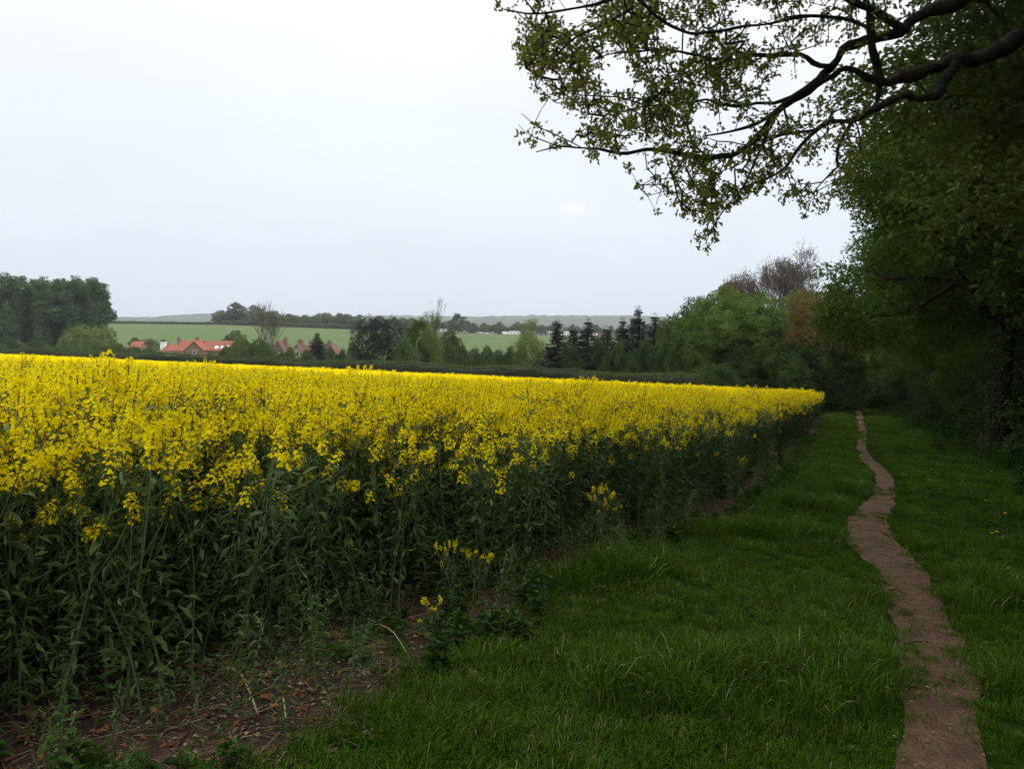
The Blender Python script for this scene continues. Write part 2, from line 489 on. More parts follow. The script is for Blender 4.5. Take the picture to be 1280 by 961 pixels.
# opposite hillside pasture
u = np.linspace(-.78, .14, 80); yy = np.linspace(215, 600, 60)
YY, UU = np.meshgrid(yy, u, indexing='ij')
XX = UU * YY
tag(link('pasture', grid_mesh('pasture', XX, YY, height(XX, YY) + .15, M_past)), 'bright green pasture on the opposite hillside', 'field', kind='structure')

# far wooded hills
hx = np.linspace(-4200, 3000, 721); hy = np.linspace(2300, 5200, 60)
HX, HY = np.meshgrid(hx, hy, indexing='xy')
prof = np.interp(hx / 3600, [-1.1, -.62, -.5, -.44, -.36, -.3, -.2, -.1, 0, .07, .16, .3, .8], [40, 46, 43, 40, 47, 40, 52, 50, 44, 46, 40, 26, 24])
P1 = np.stack([hx, 0 * hx, 0 * hx], 1)
prof = prof + vnoise(P1, .008, 21) * 3 + vnoise(P1, .03, 22) * 1.4
bumpy = smooth(2300, 3500, HY) * (1 - .85 * smooth(3900, 5200, HY))
P2 = np.stack([HX.ravel(), HY.ravel(), 0 * HX.ravel()], 1)
HZ = -18 + bumpy * (prof[None] + 18) * (1 + .1 * vnoise(P2, .002, 5).reshape(HX.shape)) + vnoise(P2, .05, 6).reshape(HX.shape) * 3.0 * bumpy
tag(link('hills', grid_mesh('hills', HX, HY, HZ, M_hill)), 'long low wooded hills fading blue on the horizon', 'hills', kind='structure')
HX2, HY2 = HX * .42 - 1100, HY * .48 + 500
HZ2 = -17 + bumpy * (27 + vnoise(P2, .004, 31).reshape(HX.shape) * 6 + vnoise(P2, .05, 36).reshape(HX.shape) * 1.6)
tag(link('wooded_ridge', grid_mesh('wooded_ridge', HX2, HY2, HZ2 - 3, M_hill)), 'nearer low wooded ridge in front of the far hills', 'hills', kind='structure')

# ------------------------------------------------------------------ scatter by geometry nodes (prototypes live in the object's own mesh)
def scatter(name, protos, pts, rot, sc, idx, label, cat):
    chunks, pid = [], []
    for i, ch in enumerate(protos):
        for c in ch:
            if len(c[0]) and len(c[1]):
                chunks.append(c); pid.append(np.full(len(c[0]), i))
    me = build_mesh(name, chunks)
    n0 = len(me.vertices); n = len(pts)
    me.vertices.add(n)
    tmp = np.empty((n0 + n) * 3, np.float32); me.vertices.foreach_get('co', tmp)
    tmp = tmp.reshape(-1, 3); tmp[n0:] = pts
    me.vertices.foreach_set('co', tmp.ravel())
    def attr(nm, ty, arr, key):
        a = me.attributes.new(nm, ty, 'POINT'); a.data.foreach_set(key, np.ascontiguousarray(arr).ravel())
    z = np.zeros(n0)
    attr('pid', 'INT', np.concatenate([np.concatenate(pid), np.full(n, -1)]).astype(np.int32), 'value')
    attr('rot', 'FLOAT_VECTOR', np.concatenate([np.zeros((n0, 3)), rot]).astype(np.float32), 'vector')
    attr('scl', 'FLOAT', np.concatenate([z, sc]).astype(np.float32), 'value')
    attr('idx', 'INT', np.concatenate([z, idx]).astype(np.int32), 'value')
    g = bpy.data.node_groups.new(name, 'GeometryNodeTree')
    g.interface.new_socket('Geometry', in_out='INPUT', socket_type='NodeSocketGeometry')
    g.interface.new_socket('Geometry', in_out='OUTPUT', socket_type='NodeSocketGeometry')
    n_, l_ = g.nodes.new, g.links.new
    gi, go = n_('NodeGroupInput'), n_('NodeGroupOutput')
    na = n_('GeometryNodeInputNamedAttribute'); na.data_type = 'INT'; na.inputs['Name'].default_value = 'pid'
    def nat(nm, ty):
        q = n_('GeometryNodeInputNamedAttribute'); q.data_type = ty; q.inputs['Name'].default_value = nm
        return q.outputs[0]
    def equal(sock, v):
        c = n_('FunctionNodeCompare'); c.data_type = 'INT'; c.operation = 'EQUAL'
        ins = [q for q in c.inputs if q.type == 'INT']
        l_(sock, ins[0]); ins[1].default_value = v
        return c.outputs[0]
    def pick(v):
        s = n_('GeometryNodeSeparateGeometry'); s.domain = 'POINT'
        l_(equal(na.outputs[0], v), s.inputs['Selection']); l_(gi.outputs[0], s.inputs['Geometry'])
        return s.outputs[0]
    jg = n_('GeometryNodeJoinGeometry')
    P_, ix, ro, sk = pick(-1), nat('idx', 'INT'), nat('rot', 'FLOAT_VECTOR'), nat('scl', 'FLOAT')
    for i in range(len(protos)):
        ip = n_('GeometryNodeInstanceOnPoints')
        l_(P_, ip.inputs['Points']); l_(pick(i), ip.inputs['Instance']); l_(equal(ix, i), ip.inputs['Selection'])
        l_(ro, ip.inputs['Rotation']); l_(sk, ip.inputs['Scale'])
        l_(ip.outputs[0], jg.inputs[0])
    l_(jg.outputs[0], go.inputs[0])
    o = link(name, me)
    md = o.modifiers.new('scatter', 'NODES'); md.node_group = g
    return tag(o, label, cat, kind='stuff')

# ------------------------------------------------------------------ oilseed rape
def blade(base, d, ln_, wd, droop, rng, m, lobes=0.0, nseg=5):
    """a broad leaf as a strip with a midrib, drooping along its length"""
    d = d / np.linalg.norm(d)
    side = np.cross(d, [0, 0, 1.0]); side /= max(np.linalg.norm(side), 1e-6)
    p = np.array(base, float); dirv = d.copy(); pts, upv = [p], []
    for i in range(nseg):
        dirv = dirv + np.array([0, 0, -droop / nseg]); dirv /= np.linalg.norm(dirv)
        p = p + dirv * ln_ / nseg; pts.append(p)
    pts = np.array(pts); tt = np.linspace(0, 1, nseg + 1)
    w = wd * .5 * np.sin(np.pi * np.clip(tt * .9 + .06, 0, 1)) ** .7
    w[0] = wd * .07; w[-1] = .002
    wl = w * (1 + lobes * rng.uniform(-1, 1, nseg + 1)); wr = w * (1 + lobes * rng.uniform(-1, 1, nseg + 1))
    up = np.cross(side, unit(np.gradient(pts, axis=0)))
    lift = .28
    Lf = pts + side * wl[:, None] + up * (wl * lift)[:, None]
    Rt = pts - side * wr[:, None] + up * (wr * lift * rng.uniform(.3, 1.2))[:, None]
    V = np.concatenate([Lf, pts, Rt]); q = nseg + 1
    F = [[i, i + 1, q + i + 1, q + i] for i in range(nseg)] + [[q + i, q + i + 1, 2 * q + i + 1, 2 * q + i] for i in range(nseg)]
    return [(V, F, m, rng.random(), True)]

def raceme(tip, d, rng, ln_=.11, nf=20, psz=.012):
    d = d / np.linalg.norm(d)
    f = rng.random(nf) ** .8
    a = np.arange(nf) * 2.4 + rng.random() * 6
    e1 = unit(np.cross(d, [.3, .9, .1])); e2 = np.cross(d, e1)
    out_ = e1[None] * np.cos(a)[:, None] + e2[None] * np.sin(a)[:, None]
    rr = .010 + .020 * f + rng.uniform(-.003, .009, nf)
    C = np.asarray(tip) - d[None] * (f * ln_)[:, None] + out_ * rr[:, None] + d[None] * .012
    nrm_ = unit(out_ * .7 + d[None] * .7 + rng.normal(0, .3, (nf, 3)))
    t1 = unit(np.cross(nrm_, rng.normal(size=(nf, 3)))); t2 = np.cross(nrm_, t1)
    Cs, Ds, Us = [], [], []
    for v in (t1, t2, -t1, -t2):
        Cs.append(C); Ds.append(v + nrm_ * .35); Us.append(nrm_)
    ch = leaves(np.concatenate(Cs), np.concatenate(Ds), np.concatenate(Us), psz, psz * .95, M_petal, np.tile(rng.random(nf), 4), fold=.05)
    nb = 8
    bd = unit(rng.normal(size=(nb, 3)) * .6 + d)
    ch += leaves(np.asarray(tip) + bd * .004, bd, rng.normal(size=(nb, 3)), .014, .007, M_bud, rng.random(nb))
    ch += segs([np.asarray(tip) - d * ln_ * 1.3], [np.asarray(tip)], .0022, .0015, M_rstem)
    return ch

def rape_plant(seed, H=1.32, nb=10, low=False):
    rng = np.random.default_rng(seed)
    lean = rng.normal(0, .11, 2)
    n = 9
    tt = np.linspace(0, 1, n)
    stem = np.stack([lean[0] * tt ** 2 * H + .012 * np.sin(tt * 7 + seed), lean[1] * tt ** 2 * H + .012 * np.cos(tt * 6 + seed), tt * H], 1)
    parts = {'stem': [], 'leaf': [], 'flower_head': []}
    parts['stem'] += tube(stem, np.linspace(.0085, .0028, n), 5, M_rstem, .4)
    tips = [(stem[-1], np.array([lean[0], lean[1], 1.0]), .12)]
    az0 = rng.random() * 6.28
    for b in range(nb):
        f = .34 + .58 * (b + rng.random() * .8) / nb
        p = np.array([np.interp(f, tt, stem[:, q]) for q in range(3)])
        az = az0 + b * 2.4 + rng.normal(0, .3)
        top = H * (1.03 - .36 * rng.random() ** 2.3)
        hgt = max(.14, top - p[2]); sp = rng.uniform(.10, .30)
        o_ = np.array([math.cos(az), math.sin(az), 0])
        pts = np.array([p, p + o_ * sp * .55 + [0, 0, hgt * .35], p + o_ * sp * .85 + [0, 0, hgt * .7], p + o_ * sp + [0, 0, hgt]])
        parts['stem'] += tube(pts, [.0042, .0034, .0028, .002], 4, M_rstem, rng.random(), cap=False)
        tips.append((pts[-1], pts[-1] - pts[-2], rng.uniform(.07, .13)))
        parts['leaf'].append(blade(p, o_ * .9 + [0, 0, .7], rng.uniform(.08, .15), rng.uniform(.025, .04), 1.1, rng, M_rleaf, .15, 4))
        for q_ in range(3):
            m = pts[0] + (pts[-1] - pts[0]) * rng.uniform(.15, .75); a3 = rng.random() * 6.28
            parts['leaf'].append(blade(m, np.array([math.cos(a3), math.sin(a3), rng.uniform(-.2, .8)]), rng.uniform(.05, .11), rng.uniform(.012, .028), rng.uniform(.3, 1.4), rng, M_rleaf, .25, 3))
        # young pods under the flowers
        npod = 4
        pa = rng.random(npod) * 6.28
        pb = pts[-1] - (pts[-1] - pts[-2]) * rng.uniform(.5, 1.0, npod)[:, None]
        parts['stem'] += segs(pb, pb + np.stack([np.cos(pa) * .04, np.sin(pa) * .04, 0 * pa + .03], 1), .0014, .001, M_rstem)
    big = []
    for b in range(14):
        f = .03 + .72 * (b + rng.random()) / 14
        p = np.array([np.interp(f, tt, stem[:, q]) for q in range(3)])
        az = rng.random() * 6.28
        big.append(blade(p, np.array([math.cos(az), math.sin(az), rng.uniform(.1, .8)]), rng.uniform(.06, .145), rng.uniform(.018, .046), rng.uniform(.6, 2.2), rng, M_rleaf, .45, 6))
    nk = 120
    f = rng.uniform(.04, .84, nk); rr_ = rng.random(nk) ** .7 * .22; aa = rng.random(nk) * 6.28
    C = np.column_stack([np.interp(f, tt, stem[:, 0]) + np.cos(aa) * rr_, np.interp(f, tt, stem[:, 1]) + np.sin(aa) * rr_, f * H])
    Ld = rng.uniform(.04, .11, nk)
    parts['leaf'] = big + parts['leaf'] + [leaves(C, np.column_stack([np.cos(aa), np.sin(aa), rng.uniform(-.9, .8, nk)]) + rng.normal(0, .5, (nk, 3)), rng.normal(0, .6, (nk, 3)) + [0, 0, 1], Ld, Ld * rng.uniform(.14, .32, nk), M_rleaf, rng.random(nk))]
    for tip, d, l_ in tips:
        parts['flower_head'].append(raceme(tip, d, rng, l_, int(rng.uniform(20, 32))))
    return parts

def flat(pl_):
    o = []
    for q in pl_: o += q
    return o

PLANTS = [rape_plant(50 + i, H=[1.26, 1.34, 1.4, 1.3, 1.22, 1.36][i]) for i in range(6)]
YOUNG = rape_plant(70, H=1.2, nb=4)
PROTO = [p['stem'] + flat(p['leaf']) + flat(p['flower_head']) for p in PLANTS]

def rape_patch(seed):
    """a square metre and a half of crop seen from afar"""
    rng = np.random.default_rng(seed); n = 34; nh = 7
    xy = rng.uniform(-.68, .68, (n, 2)); H = rng.normal(1.31, .055, n)
    hx_ = np.repeat(xy, nh, 0) + rng.normal(0, .13, (n * nh, 2)); hz_ = np.repeat(H, nh) - rng.random(n * nh) ** 1.6 * .34
    T = np.column_stack([hx_, hz_])
    nf = 17
    C = np.repeat(T, nf, 0) + rng.normal(0, 1, (n * nh * nf, 3)) * [.022, .022, .04]
    ch = leaves(C, rsphere(len(C), rng), rsphere(len(C), rng) * .5 + [0, 0, .8], .037, .035, M_petal, rng.random(len(C)), .1)
    Bs = np.repeat(np.column_stack([xy, np.zeros(n) + .2]), nh, 0)
    ch += segs(Bs + (T - Bs) * .35, T, .004, .002, M_rstem)
    nl = n * 16
    pz = rng.uniform(.25, 1.15, nl)
    C = np.column_stack([np.repeat(xy, 16, 0) + rng.normal(0, .1, (nl, 2)), pz])
    ch += leaves(C, rsphere(nl, rng) * [1, 1, .5], rsphere(nl, rng) + [0, 0, .8], np.where(pz < .7, .2, .11), np.where(pz < .7, .08, .035), M_rleaf, rng.random(nl))
    return ch

# plant positions: jittered grid through the field
def crop_points(step, ymax, amin=-44, out_=0.0):
    gx = np.arange(-60, 20, step); gy = np.arange(.6, ymax, step)
    X, Y = np.meshgrid(gx, gy); X = X.ravel() + RNG.uniform(-.5, .5, X.size) * step; Y = Y.ravel() + RNG.uniform(-.5, .5, Y.size) * step
    e = x_edge(Y) + .10 * np.sin(Y * 2.3) + .08 * np.sin(Y * 5.1 + 1)
    ok = (X < e + out_) & (far_t(X, Y) < -.3) & (np.degrees(np.arctan2(X, Y)) > amin)
    return X[ok], Y[ok], (e - X)[ok]
LODY = 19.0
cx, cy, cd = crop_points(.178, LODY, out_=.8)
keep = RNG.random(len(cx)) < np.where(cd < 0, np.where(cy < 9, .62, .2) * np.clip(1 + cd * .9, .2, 1), np.clip(.3 + cd * .9, 0, 1))
cx, cy, cd = cx[keep], cy[keep], cd[keep]
in_frame = np.abs(cx / cy + .02) < .66
score = np.where(in_frame & (cd < 1.0) & (cy > 2.6), cy + cd * 1.5, 1e9)
order = np.argsort(score)
front, rest = order[:300], order[300:]

plant_meshes = []
for i, p in enumerate(PLANTS + [YOUNG]):
    big = [build_mesh('leaf', l) for l in p['leaf'][:14]]
    small = build_mesh('foliage', flat(p['leaf'][14:]))
    heads = [build_mesh('flower_head', h) for h in p['flower_head']]
    allh = build_mesh('flower_head', flat(p['flower_head']))
    alll = build_mesh('foliage', flat(p['leaf']))
    plant_meshes.append((build_mesh('stem', p['stem']), big, small, heads, alll, allh))
for kk, q in enumerate(front):
    e = link('rapeseed_plant', None, loc=(cx[q], cy[q], hz(cx[q], cy[q]) - .01), rz=random.uniform(0, 6.28), sc=random.uniform(.86, 1.08) * (.9 + .1 * min(max(cd[q], 0) / .8, 1)))
    e.rotation_euler.x = random.gauss(0, .10); e.rotation_euler.y = random.gauss(0, .10)
    if cd[q] < 0: e.scale = [v * random.uniform(.22, .62) for v in e.scale]
    tag(e, 'tall flowering rapeseed plant in the front rows at the field edge', 'plant', 'rapeseed plants along the field edge')
    st, big, small, heads, alll, allh = plant_meshes[random.randrange(6)]
    if cd[q] < 0 and (kk % 9 or cy[q] < 4):
        tag(e, 'small leafy rapeseed plant without flowers on the soil margin', 'plant', 'small rapeseed plants on the soil margin')
        st, big, small = plant_meshes[6][:3]
        heads, alll, allh = [], plant_meshes[6][4], None
    elif 0 <= cd[q] < .5 and random.random() < .6:
        tag(e, 'tall leafy rapeseed plant with no open flowers at the field edge', 'plant', 'tall leafy rapeseed plants at the field edge')
        st, big, small = plant_meshes[6][:3]
        heads, alll, allh = [], plant_meshes[6][4], None
    link('stem', st, e)
    if kk < 90:
        for b in big: link('leaf', b, e)
        link('foliage', small, e)
        for h in heads: link('flower_head', h, e)
    else:
        link('foliage', alll, e)
        if allh: link('flower_head', allh, e)

fx, fy, fd = crop_points(.92, 100)
far_ok = (fy > LODY + .3) & (fd > .5)
fx, fy = fx[far_ok], fy[far_ok]
ex, ey, ed = crop_points(.26, 60)                       # the far stretch of the field edge keeps single plants
eo = (ey > LODY) & (ed < 1.3); ex, ey = ex[eo], ey[eo]
nn = len(rest); nf = len(fx); ne = len(ex)
pts = np.concatenate([np.column_stack([cx[rest], cy[rest], height(cx[rest], cy[rest]) - .01]),
                      np.column_stack([ex, ey, height(ex, ey) - .01]),
                      np.column_stack([fx, fy, height(fx, fy) - .01])])
rot = np.column_stack([RNG.normal(0, .09, len(pts)), RNG.normal(0, .09, len(pts)), RNG.uniform(0, 6.28, len(pts))])
rot[nn + ne:, :2] *= .3
scs = np.concatenate([RNG.uniform(.84, 1.1, nn + ne), RNG.uniform(.96, 1.05, nf)])
scs[:nn] *= .9 + .1 * np.clip(cd[rest] / .8, 0, 1)
scs[:nn] *= np.where(cd[rest] < 0, RNG.uniform(.22, .62, nn), 1)
tall = RNG.random(nn + ne) < .006
scs[:nn + ne][tall] *= 1.1
idx = np.concatenate([RNG.integers(0, 6, nn + ne), RNG.integers(6, 9, nf)])
idx[:nn] = np.where((cd[rest] < .5) & (RNG.random(nn) < .55), 9, idx[:nn])
idx[:nn] = np.where((cd[rest] < 0) & (RNG.random(nn) < .9), 9, idx[:nn])
scatter('rapeseed_crop', PROTO + [rape_patch(300 + i) for i in range(3)] + [YOUNG['stem'] + flat(YOUNG['leaf'])], pts, rot, scs, idx,
        'bright yellow flowering rapeseed crop filling the field', 'crop')

# ------------------------------------------------------------------ grass verge
def tuft(seed, n=95, r=.11, h=(.03, .085), w=.0042, m=M_grass, dry=.01, lean=1.0):
    rng = np.random.default_rng(seed)
    a = rng.random(n) * 6.28; rr = r * np.sqrt(rng.random(n))
    B = np.column_stack([np.cos(a) * rr, np.sin(a) * rr, np.zeros(n) - .01])
    a2 = a + rng.normal(0, .9, n)
    ln_ = rng.uniform(*h, n)
    o_ = np.column_stack([np.cos(a2), np.sin(a2), np.zeros(n)])
    ben = rng.uniform(.15, lean, n)[:, None]
    up = np.array([[0, 0, 1.0]])
    p1 = B + (up * .5 + o_ * .12 * ben) * ln_[:, None]
    p2 = p1 + (up * (.42 - .25 * ben) + o_ * .4 * ben) * ln_[:, None]
    p3 = p2 + (up * (.22 - .32 * ben) + o_ * .45 * ben) * ln_[:, None]
    sd = np.column_stack([-np.sin(a2), np.cos(a2), np.zeros(n)]) * w * .5
    V = np.stack([B - sd, B + sd, p1 - sd, p1 + sd, p2 - sd * .75, p2 + sd * .75, p3], 1)
    lv = rng.random(n)
    isdry = rng.random(n) < dry
    res = []
    for sel, mm in ((~isdry, m), (isdry, M_dry)):
        k_ = int(sel.sum())
        if not k_: continue
        b = np.arange(k_)[:, None] * 7
        v = V[sel].reshape(-1, 3); l7 = np.repeat(lv[sel], 7)
        F4 = np.concatenate([b + np.array([[0, 1, 3, 2]]), b + np.array([[2, 3, 5, 4]])])
        F3 = b + np.array([[4, 5, 6]])
        res.append((v, F4, mm, l7)); res.append((v.copy(), F3, mm, l7))
    return res

def weed(seed, n=9, ln_=(.04, .09), w=.5, m=None, rise=.5):
    """low broad-leaved rosette"""
    rng = np.random.default_rng(seed); m = m or M_weed
    a = np.arange(n) * 2.4 + rng.random(n)
    D = np.column_stack([np.cos(a), np.sin(a), rng.uniform(.1, rise * 1.6, n)])
    L_ = rng.uniform(*ln_, n)
    C = rng.normal(0, .012, (n, 3)) * [1, 1, 0] + [0, 0, .01]
    return leaves(C, D, np.tile([0, 0, 1.0], (n, 1)), L_, L_ * w, m, rng.random(n))

def herb(seed, H=.45, n=26, ll=.09):
    """upright leafy weed: nettle or cow parsley"""
    rng = np.random.default_rng(seed); ch = []
    for s_ in range(3):
        a = rng.random() * 6.28; q = H * rng.uniform(.6, 1)
        top = np.array([math.cos(a) * .12, math.sin(a) * .12, q])
        base = np.array([math.cos(a) * .04, math.sin(a) * .04, 0])
        ch += segs([base], [top], .004, .002, M_weed)
        f = rng.uniform(.2, 1, n); aa = rng.random(n) * 6.28
        C = base + (top - base) * f[:, None]
        D = np.column_stack([np.cos(aa), np.sin(aa), rng.uniform(-.3, .5, n)])
        ch += leaves(C, D, np.tile([0, 0, 1.0], (n, 1)), ll * (1.2 - .5 * f), ll * .5, M_weed, rng.random(n))
    return ch

def verge_points(dens, y0, y1, margin=.0):
    n = int(dens * (y1 - y0) * 16)
    Y = RNG.uniform(y0, y1, n)
    X = x_soil(Y) - margin + RNG.random(n) * 16
    ok = (X < .42 * Y + 7.5) & (np.degrees(np.arctan2(X, Y)) < 44)
    X, Y = X[ok], Y[ok]
    pd = path_dist(X, Y)
    return X, Y, pd

tufts = [tuft(1), tuft(2, h=(.025, .065)), tuft(3, n=80, h=(.05, .13), dry=.02), tuft(4, n=70, h=(.018, .045), lean=1.0),
         tuft(5, n=120, r=.13, h=(.10, .20), dry=.015, lean=1.0),
         tuft(6, n=190, r=.24, h=(.03, .07), w=.008), tuft(7, n=190, r=.24, h=(.04, .095), w=.008, dry=.04), tuft(8, n=260, r=.45, h=(.04, .10), w=.016),
         weed(11), weed(12, n=12, ln_=(.03, .06), w=.8), weed(13, n=8, ln_=(.05, .085), w=.35, rise=.9), tuft(9, m=M_grass2, dry=.05), tuft(10, n=190, r=.24, h=(.03, .08), w=.008, m=M_grass2, dry=.05)]
GX_, GY_, GS_, GI_ = [], [], [], []
for dens, y0, y1, lod in ((190, 1.2, 7, 0), (120, 7, 13, 0), (60, 13, 28, 1), (22, 28, 50, 1), (11, 50, 90, 2)):
    X, Y, pd = verge_points(dens, y0, y1, .12)
    soft = pd + RNG.normal(0, .05, len(X))
    P3 = np.column_stack([X, Y, 0 * X])
    nz = vnoise(P3, .9, 41); nb_ = vnoise(P3, .35, 42)
    ok = (soft > (.0 if lod == 0 else .17 if lod == 1 else .4)) | ((lod < 2) & (pd > -.13 - .1 * (nz > .3)) & (RNG.random(len(X)) < (.36 if lod == 0 else .05)))
    kind_ = RNG.choice([0, 1, 2, 3], len(X), p=[.35, .33, .12, .2]) if lod == 0 else (RNG.choice([5, 6, 1], len(X), p=[.5, .3, .2]) if lod == 1 else np.full(len(X), 7))
    if lod < 2:
        kind_ = np.where((nz > .6) & (RNG.random(len(X)) < (.4 if lod == 0 else .14)), 4, kind_)
        kind_ = np.where(pd < .12, np.where(RNG.random(len(X)) < .7, 3, 1), kind_)
    dull = (vnoise(P3, .45, 43) + .5 * nz > .35) & (RNG.random(len(X)) < .4)
    if lod < 2: kind_ = np.where(dull & (kind_ != 4), 11 if lod == 0 else 12, kind_)
    right = X > np.interp(Y, PCY, PCX)
    wd_ = (pd > .06) & (RNG.random(len(X)) < np.where(right, .25, .03) * (1 + nb_.clip(-.8, .8)))
    kind_ = np.where(wd_, RNG.choice([8, 9, 10], len(X)), kind_)
    s_ = RNG.uniform(.75, 1.15, len(X)) * np.interp(pd, [-.12, 0, .15, .4], [.5, .7, .8, 1]) * (1 + .32 * nz.clip(-1, 1))
    GX_.append(X[ok]); GY_.append(Y[ok]); GS_.append(s_[ok]); GI_.append(kind_[ok])
X, Y, s_, i_ = map(np.concatenate, (GX_, GY_, GS_, GI_))
scatter('grass', tufts, np.column_stack([X, Y, height(X, Y)]), np.column_stack([RNG.normal(0, .12, len(X)), RNG.normal(0, .12, len(X)), RNG.uniform(0, 6.28, len(X))]),
        s_, i_, 'dark green grass of the verge on both sides of the footpath', 'grass')

# ------------------------------------------------------------------ litter, stubble and weeds on the soil margin
n = 14000
Y = 1.6 + RNG.random(n) ** 1.7 * 20
X = x_soil(Y) + .12 - RNG.random(n) ** 1.2 * 2.0
def stick(seed, l=.1, r=.0016):
    rng = np.random.default_rng(seed)
    a = np.array([[-l / 2, 0, .004], [0, rng.normal(0, l * .06), .008 + rng.random() * .012]]); b = np.array([a[1], [l / 2, rng.normal(0, l * .1), .005]])
    return segs(a, b, r, r * .8, M_straw, 3, rng.random(2))
def crumb(seed, m=M_straw):
    rng = np.random.default_rng(seed)
    D = rsphere(3, rng) * [1, 1, .4]
    return leaves(rng.normal(0, .01, (3, 3)) * [1, 1, 0] + [0, 0, .006], D, rng.normal(0, .4, (3, 3)) + [0, 0, 1], .03, .018, m, rng.random(3))
scatter('straw_litter', [stick(1), stick(2, .16), stick(3, .07), stick(4, .24, .0022), crumb(5), crumb(6, M_dead)], np.column_stack([X, Y, height(X, Y) + .006]),
        np.column_stack([RNG.normal(0, .08, n), RNG.normal(0, .15, n), RNG.uniform(0, 6.28, n)]), RNG.uniform(.6, 1.4, n), RNG.integers(0, 6, n),
        'dry straw and stubble strewn on the bare soil margin', 'litter')

n = 2300
Y = 1.8 + RNG.random(n) ** 1.5 * 26
X = x_soil(Y) + .1 - RNG.random(n) ** 1.3 * 1.9
nz = vnoise(np.column_stack([X, Y, 0 * X]), 1.1, 51)
ok = nz > -.15; X, Y = X[ok], Y[ok]; n = len(X)
scatter('margin_weeds', [weed(21), weed(22, 7, (.05, .11), .4, rise=.8), weed(23, 12, (.03, .05), .7), tuft(24, n=26, r=.07, h=(.05, .12)), herb(25, .22, 12, .06)],
        np.column_stack([X, Y, height(X, Y) + .004]), np.column_stack([np.zeros(n), np.zeros(n), RNG.uniform(0, 6.28, n)]), RNG.uniform(.6, 1.25, n), RNG.integers(0, 5, n),
        'small green weeds sprouting on the soil margin below the crop', 'weeds')

# nettles and cow parsley at the foot of the tree line
n = 2600
Y = 9 + RNG.random(n) ** 1.2 * 70
X = .42 * Y + 3.4 + RNG.normal(0, .45, n) + RNG.random(n) ** .8 * 4.5
scatter('undergrowth', [herb(31, .5), herb(32, .7, 30, .11), herb(33, .35, 24, .07), tuft(34, n=80, r=.15, h=(.2, .45), w=.007)],
        np.column_stack([X, Y, height(X, Y)]), np.column_stack([np.zeros(n), np.zeros(n), RNG.uniform(0, 6.28, n)]), RNG.uniform(.7, 1.4, n) * (1 + Y / 120), RNG.integers(0, 4, n),
        'nettles and rough grass at the foot of the tree line', 'undergrowth')
n = 700
tt_ = RNG.random(n)
X = 17 + tt_ * 14; Y = 50.5 + tt_ * 22 + RNG.normal(0, 1.2, n)
scatter('clump_undergrowth', [herb(35, .8, 30, .14), herb(36, 1.0, 34, .16)], np.column_stack([X, Y, height(X, Y)]),
        np.column_stack([np.zeros(n), np.zeros(n), RNG.uniform(0, 6.28, n)]), RNG.uniform(.8, 1.4, n), RNG.integers(0, 2, n),
        'rough weeds below the thicket beyond the crop corner', 'undergrowth')

# ------------------------------------------------------------------ trees
def spray_leaves(rng, C, axis, nl, size, ll, lw, m, flatness=.7):
    """each spray: a drooping twig with leaves on both sides"""
    n = len(C)
    axis = unit(axis)
    side = unit(np.cross(axis, np.tile([0, 0, 1.0], (n, 1)) + rng.normal(0, .25, (n, 3))))
    f = np.linspace(.05, 1, nl)[None] + rng.normal(0, .04, (n, nl))
    sg = np.where(np.arange(nl) % 2, 1, -1)[None]
    sz = size * rng.uniform(.7, 1.3, n)
    lat = sg * (rng.random((n, nl)) * .42 * np.sin(np.clip(f, 0, 1) * 2.6 + .35)) * sz[:, None]
    P = C[:, None] + axis[:, None] * ((f - .5) * sz[:, None])[..., None] + side[:, None] * lat[..., None]
    P[..., 2] -= (f ** 2) * sz[:, None] * .22
    P += rng.normal(0, 1, P.shape) * size * .07
    D = axis[:, None] * .6 + side[:, None] * (sg * .8)[..., None] + rng.normal(0, .45, P.shape)
    D[..., 2] -= .25
    U = np.tile([0, 0, 1.0], P.shape[:2] + (1,)) * flatness + rng.normal(0, .45, P.shape)
    lump = vnoise(C, .9, 17)[:, None] * .22
    lv = np.clip(rng.random(n)[:, None] * .5 + rng.random((n, nl)) * .4 + .05 + lump, 0, 1)
    k_ = rng.uniform(.7, 1.3, P.shape[:2]).ravel()
    return leaves(P.reshape(-1, 3), D.reshape(-1, 3), U.reshape(-1, 3), ll * k_, lw * k_, m, lv.ravel())

def lobed_points(rng, lobes, n, hole=-.35, k_=.9, seed=0, inner=.55):
    lob = np.array(lobes)
    area = (lob[:, 3] * lob[:, 4] + lob[:, 3] * lob[:, 5] + lob[:, 4] * lob[:, 5])
    pick = rng.choice(len(lob), n * 2, p=area / area.sum())
    d = rsphere(n * 2, rng)
    r = inner + (1.04 - inner) * rng.random(n * 2) ** .55
    P = lob[pick, :3] + d * lob[pick, 3:] * r[:, None]
    ok = (vnoise(P, k_, seed) > hole)
    P, d = P[ok][:n], d[ok][:n]
    return P, d

